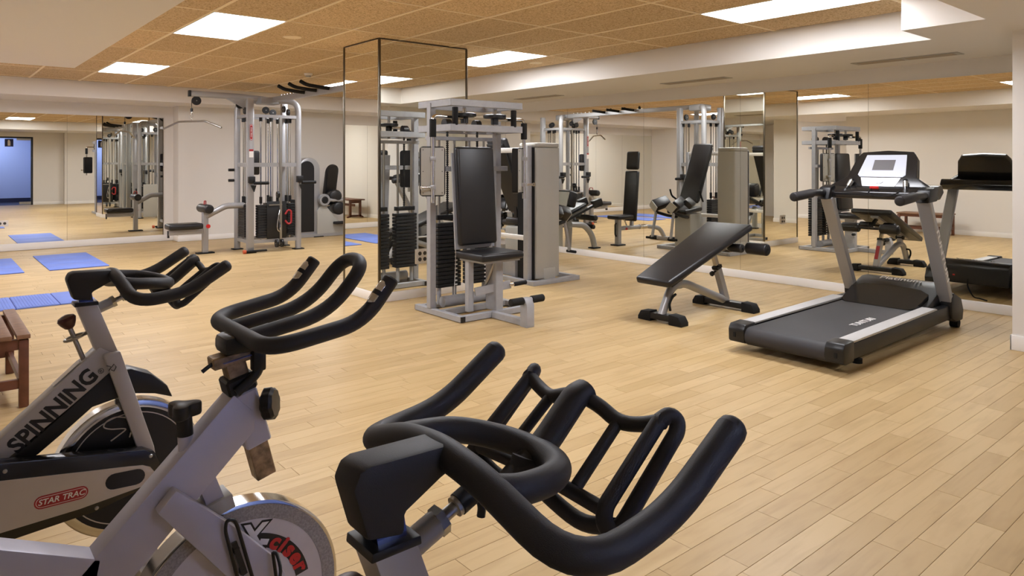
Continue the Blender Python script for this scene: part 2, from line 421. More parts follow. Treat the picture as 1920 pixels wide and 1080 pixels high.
def ceil_at(x_, y_, z): # pixel -> point on a horizontal plane
    d = 1320*(1.34-z)/(y_-304); p = CAMF*d+CAMR*((x_-960)/1320*d); return (p.x, p.y, z)
c = ceil_at(578, 138, HC)
sm = thing('smoke_detector', 'small white smoke detector on the ceiling tiles above the cable tower', 'smoke detector', (c[0], c[1], HC+.003))
MB().lathe((0, 0, 0), (0, 0, -1), [(0, .055), (.015, .055), (.03, .045)], 24).build('base', 'white', sm); MB().lathe((0, 0, -.03), (0, 0, -1), [(0, .04), (.018, .03)], 20).build('sensor', 'lightgrey', sm)
for q, l in (((548, 70), 'round white ceiling speaker disc beside the left light panel'), ((1004, 118), 'round white ceiling speaker disc beside the soffit')):
    c = ceil_at(*q, HC); tag(MB().lathe((0, 0, 0), (0, 0, -1), [(0, .085), (.004, .085), (.008, .075), (.006, .07), (.008, .0)], 24).build('ceiling_speaker', 'tbar', None, (c[0], c[1], HC+.003)), l, 'speaker')
# air vents under the soffit
for (y0, y1, l) in ((2.15, 3.05, 'slim air grille in the soffit above the treadmill at the right'), (4.42, 5.3, 'slim air grille in the soffit above the decline bench'), (7.1, 8.0, 'slim air grille in the soffit near the grey shroud machine')):
    t = thing('air_grille', l, 'vent', (6.83, (y0+y1)/2, SB)); L = y1-y0
    MB().box((0, 0, -.003), (.17, L, .006), bev=.002).build('frame', 'lightgrey', t)
    for k in (-1, 1): MB().box((.0, k*L*.235, -.007), (.12, L*.42, .003)).build('slot', 'grille', t)
# ------------------------------------------------------------------ mirrors
mw = thing('wall_mirror', 'floor to soffit frameless mirror wall behind the treadmill and bench', 'mirror', (XM, 0, 0))
ys = [1.58, 3.111, 4.551, 5.975, 7.4, 8.83, 10.26, 11.7, 12.69]
for a, b in zip(ys, ys[1:]):
    MB().bb((0, a+.0015, BH), (.008, b-.0015, 2.124)).build('mirror_pane', 'mirror', mw)
for a in ys[1:-1]: MB().bb((.002, a-.0015, BH), (.009, a+.0015, 2.124)).build('mirror_seam', 'mirror_edge', mw)
mb = thing('wall_mirror', 'mirror bay on the back wall at the left above the blue mats', 'mirror', (0, 13.0, 0))
xs = [-1.62, -.35, .705, 1.761, 3.15]
for a, b in zip(xs, xs[1:]): MB().bb((a+.0015, 0, .105), (b-.0015, .008, 2.09)).build('mirror_pane', 'mirror', mb)
for a in xs[1:-1]: MB().bb((a-.0015, .002, .105), (a+.0015, .009, 2.09)).build('mirror_seam', 'mirror_edge', mb)
MB().bb((3.15, -.004, .105), (3.158, .008, 2.09)).build('mirror_edge', 'mirror_edge', mb)
# mirrored pillar
PX0, PX1, PY0, PY1 = 3.338, 4.37, 5.945, 6.673
pil = struct('wall_pillar', MB().bb((PX0+.01, PY0+.01, 0), (PX1-.01, PY1-.01, HC+.02)), 'wall', label='pillar clad in mirror panes')
def pane(lo, hi): MB().bb(lo, hi).build('mirror_pane', 'mirror', pil)
z0, z1 = BH, HC-.012
pane((PX0+.006, PY0, z0), (PX1-.006, PY0+.009, z1)); pane((PX0+.006, PY1-.009, z0), (PX1-.006, PY1, z1))
pane((PX0, PY0+.006, z0), (PX0+.009, PY1-.006, z1)); pane((PX1-.009, PY0+.006, z0), (PX1, PY1-.006, z1))
for x_, y_ in ((PX0, PY0), (PX1, PY0), (PX0, PY1), (PX1, PY1)):
    MB().box((x_+(.004 if x_ == PX0 else -.004), y_+(.004 if y_ == PY0 else -.004), (z0+z1)/2), (.022, .022, z1-z0), bev=.002).build('corner_strip', 'mirror_edge', pil)
for a, b in (((PX0-.01, PY0-.01), (PX1+.01, PY0+.01)), ((PX0-.01, PY1-.01), (PX1+.01, PY1+.01)), ((PX0-.01, PY0+.01), (PX0+.01, PY1-.01)), ((PX1-.01, PY0+.01), (PX1+.01, PY1-.01))):
    MB().bb((*a, 0), (*b, BH-.002), bev=.003).build('skirting', 'white', pil)
    MB().bb((a[0]+.006, a[1]+.006, z1), (b[0]-.006, b[1]-.006, HC), bev=.002).build('head_strip', 'mirror_edge', pil)
def socket(name, label, o, rows_, cols, nrm):
    t = thing(name, label, 'socket', o); s_ = .058
    W, Hh = cols*s_+.03, rows_*s_+.03
    MB().box((0, -.006, 0), (W, .012, Hh), bev=.003).build('plate', 'socket', t)
    for i in range(cols):
        for j in range(rows_):
            cx_, cz_ = (i-(cols-1)/2)*s_, (j-(rows_-1)/2)*s_
            MB().lathe((cx_, -.0125, cz_), (0, -1, 0), [(0, .02), (.001, .02), (.001, .017), (-.004, .016)], 20).build('outlet', 'sockethole', t)
socket('power_socket', 'white four-outlet socket plate on the pillar mirror beside the pec machine', (3.815, PY0-.0005, .405), 2, 2, 0)
socket('power_socket', 'white double socket plate on the back mirror at the left edge', (.93, 12.999, .42), 1, 2, 0)
# ------------------------------------------------------------------ doorway behind the camera, seen in the back mirror
dr = tag(bpy.data.objects.new('door_1', None), 'glazed doorway to the blue lit corridor, seen in the mirror', kind='structure'); COL.objects.link(dr); dr.location = (1.72, -.69, 0)
f = MB().bb((-.97, -.06, 0), (-.92, .06, 2.13)).bb((.92, -.06, 0), (.97, .06, 2.13)).bb((-.92, -.06, 2.08), (.92, .06, 2.13))
f.build('door_frame', 'black', dr)
gm = bpy.data.materials.new('clear_glass'); gm.use_nodes = True; p_ = gm.node_tree.nodes['Principled BSDF']
p_.inputs['Transmission Weight'].default_value = 1; p_.inputs['Roughness'].default_value = 0; p_.inputs['IOR'].default_value = 1.02; p_.inputs['Base Color'].default_value = (.95, .97, 1, 1)
MB().bb((-.92, -.005, .02), (.92, .005, 2.08)).build('pane', gm, dr)
MB().bb((.55, .005, 2.02), (.92, .03, 2.08)).build('door_closer', 'steel', dr); MB().bb((.62, .005, .02), (.92, .03, .1)).build('floor_hinge', 'steel', dr)
for cx_, ic in ((.36, 0), (-.12, 1)):
    s_ = MB().bb((cx_-.11, .006, 1.82), (cx_+.11, .009, 2.06)).build('sign', 'signblue', dr)
    if ic: MB().lathe((cx_, .009, 1.94), (0, 1, 0), [(0, .07), (.002, .07), (.002, .035), (0, .035)], 24).build('sign_symbol', 'whiteprint', s_)
    else: MB().prism([(cx_-.035, 1.85), (cx_+.035, 1.85), (cx_+.035, 1.97), (cx_+.015, 2.02), (cx_-.02, 2.03), (cx_-.035, 1.98)], .009, .011).build('sign_symbol', 'whiteprint', s_)
cw = MB().bb((-.4, -2.9, -.1), (3.6, -2.7, 2.6)).bb((-.5, -2.9, -.1), (-.4, -.78, 2.6)).bb((3.6, -2.9, -.1), (3.7, -.78, 2.6)).bb((-.5, -2.9, 2.5), (3.7, -.78, 2.6))
struct('wall_corridor', cw, 'bluewall', label='pale blue corridor beyond the doorway')
struct('floor_corridor', MB().bb((-.4, -2.7, -.12), (3.6, -.75, -.002)), 'navy', label='dark corridor floor')
skirt_c = struct('baseboard_corridor', MB().bb((-.4, -2.7, 0), (3.6, -2.68, .14)), 'navy')
cl = thing('ceiling_light', 'unseen cool fill panel added to light the blue corridor beyond the doorway', 'ceiling light', (1.6, -1.7, 2.5))  # unseen panel, added to light the corridor in place of daylight
MB().box((0, 0, -.01), (1.24, .64, .02)).build('frame', 'white', cl); MB().box((0, 0, -.022), (1.18, .58, .006)).build('diffuser', 'corridor_fill', cl)
# ------------------------------------------------------------------ spin bikes (x forward, y to the far side)
def make_spinner(label, loc, full=True):
    t = thing('spin_bike', label, 'exercise bike', loc)
    # handlebar
    def hb(): 
        P = [(.733, -.23, 1.014), (.622, -.226, .946), (.478, -.222, .928), (.463, -.08, .982), (.463, 0, .990), (.463, .08, .982), (.478, .222, .928), (.622, .226, .946), (.733, .23, 1.014)]
        path = fillet(P, [0, .05, .07, .04, .03, .04, .07, .05, 0], 7)
        b = MB(); n = len(path); rr = [.0188]*n
        b.tube(path, rr, 20)
        for q, d in ((path[0], path[0]-path[1]), (path[-1], path[-1]-path[-2])):
            b.lathe(q, d, [(0, .0188), (.007, .0172), (.012, .0125), (.0145, .005), (.015, 0)], 20)
        lp = spline([(.463, .098, .974), (.50, .108, .968), (.555, .1, .962), (.602, .06, .952), (.620, 0, .947), (.602, -.06, .952), (.555, -.1, .962), (.50, -.108, .968), (.463, -.098, .974)], 6)
        b.tube(lp, .0178, 20)
        return b
    hbo = hb().build('handlebar', 'black_foam', t, ang=50)
    a = MB()   # forearm rack between the grips
    a.tube(fillet([(.575, 0, .915), (.64, 0, .955), (.698, 0, 1.005), (.716, 0, 1.008)], .015), .0225, 16, flat=.75)
    for s_ in (-1, 1):
        a.tube(fillet([(.706, 0, 1.004), (.712, s_*.03, .997), (.712, s_*.068, .982), (.72, s_*.10, .986), (.724, s_*.135, 1.0)], .02, 4), .0105, 12)
        a.tube(fillet([(.710, s_*.068, .982), (.628, s_*.07, .920)], 0), .0085, 12)
        a.tube(fillet([(.724, s_*.128, .998), (.738, s_*.134, 1.006), (.745, s_*.142, .998), (.739, s_*.146, .986), (.634, s_*.144, .898), (.618, s_*.141, .892), (.610, s_*.135, .902), (.618, s_*.128, .917), (.724, s_*.128, .998)], .012, 4), .0108, 12)
        a.tube([(.622, 0, .918), (.618, s_*.13, .914)], .0095, 12)
        a.tube(spline([(.612, 0, .908), (.625, s_*.075, .880), (.624, s_*.138, .896)], 6), .0105, 12)
    a.cyl((.60, 0, .944), (.585, 0, .905), .017)
    a.build('forearm_rack', 'black_foam', hbo, ang=50)
    # stem, slider post
    MB().prism([(.334, .985), (.342, 1.003), (.355, 1.007), (.462, 1.004), (.468, .974), (.448, .966), (.400, .941), (.399, .916), (.352, .924)], -.026, .026, bev=.006).build('stem', 'black_foam', t)
    MB().prism([(.362, .94), (.400, .94), (.413, .86), (.377, .86)], -.02, .02).build('slider_post', 'chromeblue', t)
    po = MB().prism([(.358, .905), (.414, .905), (.476, .735), (.416, .745)], -.027, .027, bev=.003).build('head_tube', 'bikegrey', t)
    MB().prism([(.353, .902), (.418, .902), (.4165, .913), (.3545, .913)], -.031, .031, bev=.002).build('head_collar', 'black', po)
    pp = MB().cyl((.405, 0, .880), (.458, 0, .901), .0165).build('pop_pin', 'silver', t)
    MB().cyl((.457, 0, .9006), (.467, 0, .9046), .0185, n=6).cyl((.467, 0, .9046), (.485, 0, .9117), .008).cyl((.485, 0, .9117), (.490, 0, .9137), .013).build('pin_nut', 'steel', pp)
    MB().cyl((.490, 0, .9137), (.525, 0, .928), .0145).tube(fillet([(.515, -.005, .922), (.522, -.008, .905), (.52, -.008, .892)], .01), .0055, 10).tube([(.52, 0, .926), (.50, 0, .965)], .011, 10).build('pin_sleeve', 'black', pp)
    # frame
    fr = MB().prism([(.420, .772), (.172, .553), (-.26, .175), (-.22, .11), (.172, .478), (.447, .681), (.476, .735)], -.03, .03, bev=.004).build('main_tube', 'bikegrey', t)
    text('spinning_lettering', 'SPINNING', .066, 'blackprint', fr, (.303, -.0306, .6055), (.208, 0, .187), (-.187, 0, .208), sx=.92, bold=.0022)
    text('registered_mark', '®', .022, 'blackprint', fr, (.424, -.0306, .697), (.208, 0, .187), (-.187, 0, .208))
    MB().box((.335, -.0, .7015), (.09, .034, .0012), Euler((0, -math.radians(41.5), 0)).to_matrix()).build('warning_label', 'whiteprint', fr)
    for s_ in (-1, 1):
        MB().prism([(.425, .752), (.470, .757), (.565, .44), (.580, .34), (.525, .34), (.522, .43)], s_*.065, s_*.044, bev=.003).build('fork_leg', 'bikegrey', t)
    lg = [(.432, .72), (.443, .716), (.438, .704), (.452, .722), (.458, .712), (.452, .700), (.444, .706)]
    MB().tube([(x_, -.0656, z_) for x_, z_ in lg], .0012, 6).build('fork_emblem', 'blackprint', t)
    MB().prism([(.628, .575), (.612, .615), (.565, .662), (.505, .69), (.447, .690), (.31, .578), (.19, .482), (.2, .462), (.262, .485), (.345, .548), (.40, .592), (.505, .612), (.575, .597)], -.034, .034, bev=.005).build('fender', 'black', t)
    C0 = Vector((.505, 0, .377))
    fw = MB().lathe(C0+Vector((0, .024, 0)), (0, -1, 0), [(0, .185), (0, .206), (.004, .212), (.044, .212), (.048, .206), (.048, .186)], 64, ring=True).build('flywheel', 'chrome', t)
    MB().lathe(C0+Vector((0, .02, 0)), (0, -1, 0), [(0, .19), (.041, .19), (.0405, .0)], 48).build('flywheel_face', 'black', fw)
    MB().lathe(C0+Vector((0, -.0208, 0)), (0, -1, 0), [(0, .172), (.001, .172), (.001, .169), (0, .169)], 64, ring=True).build('face_ring', 'plate', fw)
    S = [(.507, .531), (.467, .544), (.441, .537), (.432, .521), (.451, .510), (.487, .503), (.489, .496), (.451, .473)]
    MB().tube(spline([(x_, -.0225, z_) for x_, z_ in S], 5), .0022, 6).tube(spline([(x_, -.0225, z_) for x_, z_ in [(.511, .524), (.520, .496), (.529, .478), (.510, .488), (.503, .472)]], 5), .0022, 6).build('face_emblem', 'plate', fw)
    # chain guard
    gd = MB().prism([(-.17, .545), (-.05, .54), (.167, .507), (.529, .450), (.562, .430), (.575, .397), (.558, .356), (.523, .328), (.398, .299), (.205, .285), (-.05, .27), (-.17, .29), (-.24, .36), (-.25, .45)], -.10, -.052, bev=.006).build('chain_guard', 'gloss_black', t)
    plate = [(-.15, .49), (-.02, .487), (.166, .459), (.356, .430), (.490, .410), (.524, .404), (.545, .393), (.557, .375), (.553, .355), (.538, .343), (.521, .339), (.356, .322), (.166, .315), (-.05, .31), (-.15, .33), (-.19, .38), (-.19, .45)]
    gp = MB().prism(plate, -.1025, -.099).build('guard_plate', 'plate', gd)
    MB().prism(stadium(.476, .3755, .108, .047, -.06), -.104, -.1).build('guard_window', 'gloss_black', gp)
    lo = MB().prism(stadium(.311, .370, .134, .037, -.01), -.1035, -.1).build('logo_badge', 'red', gp)
    MB().prism(stadium(.311, .370, .126, .029, -.01), -.1038, -.1).build('badge_line', 'whiteprint', gp); MB().prism(stadium(.311, .370, .123, .026, -.01), -.1041, -.1).build('badge_field', 'red', gp)
    text('badge_lettering', 'STAR TRAC', .0222, 'whiteprint', gp, (.311, -.1046, .370), (1, 0, -.01), (0, 0, 1), depth=.0003, shear=.2, bold=.0004)
    for x_, z_ in ((.547, .426), (.178, .482), (.40, .31)):
        MB().lathe((x_, -.10, z_), (0, -1, 0), [(0, .006), (.002, .005), (.003, .002), (.003, 0)], 12).build('guard_screw', 'steel', gd)
    # brake knob on its rod
    k = MB().cyl((.344, 0, .842), (.385, 0, .724), .007).build('brake_rod', 'steel', t)
    MB().lathe((.347, 0, .835), (-.33, 0, .94), [(0, .008), (.004, .014), (.018, .022), (.030, .026), (.038, .022), (.043, .01), (.044, 0)], 20).build('brake_knob', 'maroon', k)
    MB().cyl((.382, 0, .733), (.387, 0, .718), .012).build('rod_collar', 'black', k)
    br = MB(); cc = Vector((.358, 0, .806))
    br.tube([cc+Vector((math.cos(a_)*.026, math.sin(a_)*.02, math.cos(a_)*.008)) for a_ in [i*2*PI/20 for i in range(20)]], .0045, 8, closed=True).tube([(.383, 0, .812), (.412, 0, .826)], .006, 8); br.build('rod_guide', 'steel', t)
    # feet, crank, seat behind the picture's edge
    MB().bar((.545, 0, .36), (.56, 0, .05), .05, .06, (0, 1, 0)).bar((-.25, 0, .15), (-.4, 0, .05), .05, .06, (0, 1, 0)).bar((-.4, 0, .06), (.56, 0, .06), .05, .04, (0, 1, 0)).build('bottom_frame', 'bikegrey', t)
    for x_ in (.56, -.4):
        MB().box((x_, 0, .03), (.07, .5, .05), bev=.008).build('foot_bar', 'bikegrey', t)
        for s_ in (-1, 1): MB().cyl((x_, s_*.24, 0), (x_, s_*.24, .012), .022).build('levelling_foot', 'rubber', t)
    MB().bar((-.12, 0, .22), (-.3, 0, .80), .05, .05, (0, 1, 0), bev=.003).build('seat_tube', 'bikegrey', t)
    MB().bar((-.3, 0, .8), (-.335, 0, .93), .032, .032, (0, 1, 0)).build('seat_post', 'chrome', t)
    MB().prism([(-.10, .016), (-.2, .028), (-.33, .055), (-.43, .085), (-.47, .07), (-.48, 0), (-.47, -.07), (-.43, -.085), (-.33, -.055), (-.2, -.028), (-.10, -.016)], .93, .985, ax='z', bev=.015).build('saddle', 'vinyl', t)
    for s_, dz in ((-1, 1), (1, -1)):
        cr = MB().bar((-.03, s_*.115, .41), (-.03+.05*dz, s_*.125, .41-.16*dz), .022, .014, (0, 1, 0)).build('crank', 'steel', t)
        MB().box((-.03+.05*dz, s_*.18, .41-.16*dz), (.09, .1, .025), bev=.006).build('pedal', 'black', cr)
    return t
spA = make_spinner('silver spin bike lettered SPINNING at the left with red badge', (0, 2.50, 0))
spC = copy_tree(spA); spC.location = (.022, .715, 0)
spC['label'] = 'nearest spin bike with black padded handlebars filling the bottom centre'
for o in (spA, spC): o['group'] = 'spin bikes'

def make_xbike():
    t = thing('spin_bike', 'lavender grey spin bike with rusty handlebar post and pale flywheel', 'exercise bike', (0, 1.745, 0), group='spin bikes')
    P = [(.888, -.222, 1.050), (.812, -.222, .958), (.592, -.205, .924), (.592, .205, .924), (.812, .222, .958), (.888, .222, 1.050)]
    path = fillet(P, [0, .09, .075, .075, .09, 0], 8)
    b = MB().tube(path, .0195, 20)
    b.tube(fillet([(.60, -.062, .925), (.80, -.064, .956), (.905, -.062, 1.075), (.905, .062, 1.075), (.80, .064, .956), (.60, .062, .925)], [0, .09, .06, .06, .09, 0], 8), .0185, 20)
    hb = b.build('handlebar', 'black_foam', t, ang=50)
    for s_ in (-1, 1):
        d = Vector((.076, 0, .092)).normalized(); n_ = Vector((-d.z, 0, d.x))
        c0 = Vector((.812, s_*.222, .958))+d*.073+n_*.006
        pl = MB()
        pl.capsule(c0-d*.038, c0+d*.038, .0165, 16, e=.9)
        pl.build('pulse_sensor', 'chrome', hb)
        MB().cyl(c0-d*.006, c0+d*.006, .0172).build('sensor_band', 'black', hb)
        MB().lathe(path[-1 if s_ > 0 else 0], d, [(0, .0195), (.004, .017), (.005, 0)], 20).build('grip_cap', 'black', hb)
    MB().box((.592, 0, .902), (.09, .085, .045), bev=.014).cyl((.615, -.0, .908), (.67, 0, .917), .02).build('bar_clamp', 'black', t)
    sl = MB().bar((.527, 0, .860), (.652, 0, .878), .028, .046, (0, 1, 0), bev=.003).build('slider', 'rust', t)
    MB().bar((.548, -.0236, .862), (.64, -.0236, .876), .001, .02, (0, 1, 0)).build('slider_sticker', 'blue_sticker', sl)
    MB().tube([(.53, -.01, .862), (.516, -.014, .856), (.504, -.014, .848)], .005, 8).build('slider_pin', 'black', sl)
    MB().tube(fillet([(.626, -.03, .88), (.632, -.034, .835), (.612, -.036, .815), (.575, -.036, .79)], .014), [.019]*7+[.017]*7+[.009]*2 if False else .012, 12).box((.63, -.03, .862), (.032, .03, .06), bev=.006).build('clamp_lever', 'black', t)
    MB().bar((.578, 0, .862), (.656, 0, .562), .048, .044, (0, 1, 0), bev=.002).build('handlebar_post', 'rust', t)
    MB().bar((.587, 0, .824), (.597, 0, .784), .07, .064, (0, 1, 0), bev=.005).build('collar', 'black', t)
    MB().bar((.597, 0, .784), (.635, 0, .648), .062, .060, (0, 1, 0), bev=.004).build('head_sleeve', 'bikelav', t)
    kb = MB(); 
    kb.cyl((.625, -.005, .742), (.652, -.02, .746), .012); d = Vector((.75, -.6, .12)).normalized(); o = Vector((.645, -.025, .744))
    n = 48; R = frame_from(d); rings = []
    for a_, r0 in ((0, .030), (.006, .038), (.024, .038), (.031, .031), (.032, 0.001)):
        rings.append([kb.bm.verts.new(o+R @ Vector((math.cos(2*PI*k/n)*(r0*(1+.05*math.cos(8*2*PI*k/n))), math.sin(2*PI*k/n)*(r0*(1+.05*math.cos(8*2*PI*k/n))), a_))) for k in range(n)])
    for A, B in zip(rings, rings[1:]):
        for k in range(n): kb.bm.faces.new((A[k], A[(k+1) % n], B[(k+1) % n], B[k]))
    kb.bm.faces.new(rings[0][::-1]); kb.bm.faces.new(rings[-1]); kb.build('post_knob', 'black', t)
    MB().prism([(.572, .784), (.618, .735), (.622, .688), (.505, .575), (.357, .431), (.02, .12), (-.05, .17), (.275, .492)], -.032, .032, bev=.003).build('down_tube', 'bikelav', t)
    MB().prism([(.295, .492), (.12, .575), (-.28, .765), (-.31, .68), (.1, .47), (.24, .40), (.285, .44)], -.032, .032, bev=.003).build('rear_tube', 'bikelav', t)
    for s_ in (-1, 1):
        MB().prism([(.433, .612), (.56, .490), (.655, .385), (.682, .335), (.668, .235), (.565, .235), (.548, .372), (.396, .572)], s_*.072, s_*.038, bev=.003).build('fork_leg', 'bikelav', t)
    C0 = Vector((.59, 0, .266))
    fw = MB().lathe(C0+Vector((0, .028, 0)), (0, -1, 0), [(0, .236), (0, .243), (.003, .249), (.053, .249), (.056, .243), (.056, .236)], 72, ring=True).build('flywheel', 'chrome', t)
    MB().lathe(C0+Vector((0, .0285, 0)), (0, -1, 0), [(0, .2075), (0, .241), (.057, .241), (.0575, .2075)], 72, ring=True).build('flywheel_ring', 'concrete', fw)
    MB().lathe(C0+Vector((0, .025, 0)), (0, -1, 0), [(0, .209), (.0525, .209), (.0525, .05), (.06, .03), (.06, 0)], 64).build('flywheel_disc', 'disc', fw)
    yb = -.0272
    def arcpoly(r0, r1, a0, a1, n=20):
        A = [math.radians(a0+(a1-a0)*k/n) for k in range(n+1)]
        return [(C0.x+r1*math.cos(a_), C0.z+r1*math.sin(a_)) for a_ in A]+[(C0.x+r0*math.cos(a_), C0.z+r0*math.sin(a_)) for a_ in A[::-1]]
    bd = MB().prism(arcpoly(.139, .172, 76, 11), yb-.0012, yb).build('decal_band', 'blackprint', fw)
    def ch(s_, a_, r, size, m, nm, dd=.0003, sx=1, bold=None):
        a_ = math.radians(a_); rad = Vector((math.cos(a_), 0, math.sin(a_))); tg = Vector((math.sin(a_), 0, -math.cos(a_)))
        text(nm, s_, size, m, fw, (C0.x+r*rad.x, yb-.0014-dd, C0.z+r*rad.z), tg, rad, depth=.0003, sx=sx, bold=size*.045 if bold is None else bold, shear=.1)
    ch('X', 81, .163, .080, 'blackprint', 'decal_letter_shadow', .0004, .95, .0075); ch('X', 81, .163, .080, 'whiteprint', 'decal_letter', .0014, .95, .003)
    ch('-', 69.5, .158, .075, 'whiteprint', 'decal_dash', .0006, .9)
    for c_, a_ in zip('ciser', (58, 49, 40, 29, 18.5)): ch(c_, a_, .156, .053, 'brightred', 'decal_letter', .0006, 1.05)
    # brake: threaded knob, housing, pad
    MB().cyl((.474, 0, .655), (.470, 0, .716), .017).build('brake_tube', 'bikelav', t)
    bk = MB().cyl((.471, 0, .705), (.468, 0, .752), .0175).build('brake_spindle', 'black', t)
    st = []
    for k in range(36):
        a_ = 2*PI*k/36; r = .032+.0085*math.cos(3*a_); st.append((.467+r*math.cos(a_), r*math.sin(a_)))
    MB().prism(st, .748, .780, ax='z', bev=.006).build('brake_knob', 'black', bk)
    MB().box((.535, 0, .525), (.075, .07, .035), Euler((0, -.25, 0)).to_matrix(), bev=.003).build('brake_pad', 'lightgrey', t)
    MB().bar((.51, 0, .60), (.535, 0, .53), .04, .05, (0, 1, 0)).build('brake_housing', 'bikelav', t)
    # bottle cage on the fork
    cg = MB(); y_ = -.085
    cg.tube(fillet([(.566, y_, .36), (.534, y_, .495), (.537, y_, .517), (.554, y_, .514), (.562, y_, .495), (.60, y_, .35)], .012), .0042, 8)
    cg.tube(spline([(.58, y_, .345), (.61, y_-.05, .345), (.645, y_-.045, .37), (.652, y_-.01, .40), (.645, y_, .405)], 5), .0042, 8)
    cg.tube([(.645, y_, .405), (.655, y_, .33)], .0042, 8)
    cg.prism([(.548, .46), (.56, .462), (.585, .38), (.573, .376)], y_-.002, y_+.004)
    cg.box((.56, -.078, .44), (.012, .02, .012)).box((.575, -.078, .385), (.012, .02, .012))
    cg.build('bottle_cage', 'black', t)
    MB().bar((.59, 0, .22), (.6, 0, .03), .05, .2, (0, 1, 0)).build('front_support', 'bikelav', t)
    MB().bar((-.02, 0, .16), (-.35, 0, .04), .06, .05, (0, 1, 0)).build('rear_support', 'bikelav', t)
    for x_ in (.6, -.35):
        MB().box((x_, 0, .03), (.06, .5, .05), bev=.006).build('foot_bar', 'bikelav', t)
        for s_ in (-1, 1): MB().cyl((x_, s_*.23, 0), (x_, s_*.23, .012), .022).build('levelling_foot', 'rubber', t)
    MB().bar((-.25, 0, .70), (-.33, 0, .93), .04, .04, (0, 1, 0)).build('seat_post', 'rust', t)
    MB().prism([(-.12, .016), (-.22, .028), (-.35, .055), (-.45, .085), (-.49, .07), (-.5, 0), (-.49, -.07), (-.45, -.085), (-.35, -.055), (-.22, -.028), (-.12, -.016)], .93, .985, ax='z', bev=.015).build('saddle', 'vinyl', t)
    for s_, dz in ((-1, 1), (1, -1)):
        cr = MB().bar((.02, s_*.10, .30), (.02+.05*dz, s_*.11, .30-.16*dz), .022, .014, (0, 1, 0)).build('crank', 'steel', t)
        MB().box((.02+.05*dz, s_*.17, .30-.16*dz), (.09, .1, .025), bev=.006).build('pedal', 'black', cr)
    MB().prism(stadium(.2, .26, .62, .16, .0), -.098, -.076, bev=.005).build('chain_guard', 'bikelav', t) if False else None
    return t
make_xbike()
# ------------------------------------------------------------------ treadmill (x to the front, facing the mirror)
t = thing('treadmill', 'black and silver treadmill with white console panel facing the mirror wall', 'treadmill', (5.45, 2.45, 0))
for s_ in (-1, 1):
    MB().prism([(-.95, .075), (-.95, .175), (.60, .2), (1.0, .2), (1.0, .09)], s_*.34, s_*.405, bev=.008).build('side_beam', 'black', t)
    MB().prism([(-.90, .178), (-.90, .192), (.52, .212), (.56, .2), (.52, .19)], s_*.30, s_*.40, bev=.003).build('side_rail', 'rail', t)
    MB().prism([(-1.03, .07), (-1.035, .16), (-1.01, .195), (-.88, .2), (-.88, .065), (-.99, .058)], s_*.285, s_*.412, bev=.012).build('end_cap', 'black', t)
    MB().box((-1.034, s_*.36, .12), (.006, .018, .035)).build('cap_slot', 'rubber', t)
    MB().cyl((-.66, s_*.33, 0), (-.66, s_*.33, .03), .032).cyl((-.66, s_*.33, .03), (-.66, s_*.33, .1), .014).build('rear_foot', 'rubber', t)
    MB().bar((.83, s_*.372, .20), (.365, s_*.372, 1.05), .052, .098, (0, 1, 0), bev=.006).build('upright', 'silver', t)
    wh = MB().prism([(.78, .26), (.84, .30), (1.0, .24), (1.05, .14), (1.03, .06), (.9, .06), (.80, .10)], s_*.335, s_*.425, bev=.012).build('wheel_housing', 'black', t)
    MB().cyl((.985, s_*.35, .035), (.985, s_*.41, .035), .035).build('wheel', 'rubber', wh)
    MB().tube(fillet([(.42, s_*.385, 1.075), (.2, s_*.39, 1.09), (.05, s_*.39, 1.08)], .05), .03, 18).build('handrail', 'black', t)
    MB().capsule((.14, s_*.39, 1.085), (-.15, s_*.395, 1.062), .0365, 20).build('hand_grip', 'black_foam', t)
    MB().tube([(.38, s_*.235, 1.08), (.40, s_*.23, 1.115)], .022, 14).build('pulse_mount', 'black', t)
    pg = MB().capsule((.40, s_*.23, 1.11), (.46, s_*.205, 1.20), .019, 14).build('pulse_grip', 'gloss_black', t)
    MB().cyl((.42, s_*.2215, 1.142), (.45, s_*.209, 1.185), .0195).build('pulse_plate', 'steel', pg)
    MB().prism([(.30, 1.03), (.48, 1.04), (.5, 1.13), (.42, 1.15), (.34, 1.13)], s_*.33, s_*.43, bev=.014).build('upright_cap', 'black', t)
MB().box((-.2, 0, .1), (1.5, .56, .05)).build('deck_board', 'rubber', t)
bl = [(-.96+.0, .165)]
arc = [(-.965+.062*math.cos(a_), .113+.062*math.sin(a_)) for a_ in [PI/2+PI*k/10 for k in range(11)]]
MB().prism([(.62, .193), (.62, .186)]+[(-.965+.055*math.cos(a_), .113+.055*math.sin(a_)) for a_ in [PI/2+PI*k/10 for k in range(11)]]+[(-.6, .058), (-.6, .051)]+arc[::-1], -.285, .285).build('belt', 'belt', t)
text('belt_lettering', 'TUNTURI', .075, 'whiteprint', t, (-.24, -.185, .1865), (1, 0, .013), (0, 1, 0), depth=.0006, sx=1.05, bold=.0015, shear=.15)
hood = MB().prism([(.48, .19), (.62, .235), (.82, .315), (.92, .345), (1.0, .345), (1.06, .31), (1.075, .12), (.6, .11)], -.335, .335, bev=.02).build('motor_hood', 'black', t)
sp = [(.40, -.24), (.40, .24), (.44, .285), (.66, .30), (.72, .22), (.745, 0), (.72, -.22), (.66, -.30), (.44, -.285)]
hp = MB(); n = len(sp)
def hz(x_): return .195+max(0, min(1, (x_-.40)/.2))*.075+max(0, (x_-.6))*.32
A = [hp.bm.verts.new((x_, y_, hz(x_))) for x_, y_ in sp]; B = [hp.bm.verts.new((x_, y_, hz(x_)-.07)) for x_, y_ in sp]
hp.bm.faces.new(A); hp.bm.faces.new(B[::-1])
for i in range(n): hp.bm.faces.new((A[i], A[(i+1) % n], B[(i+1) % n], B[i]))
hp.build('hood_step', 'gloss_black', hood)
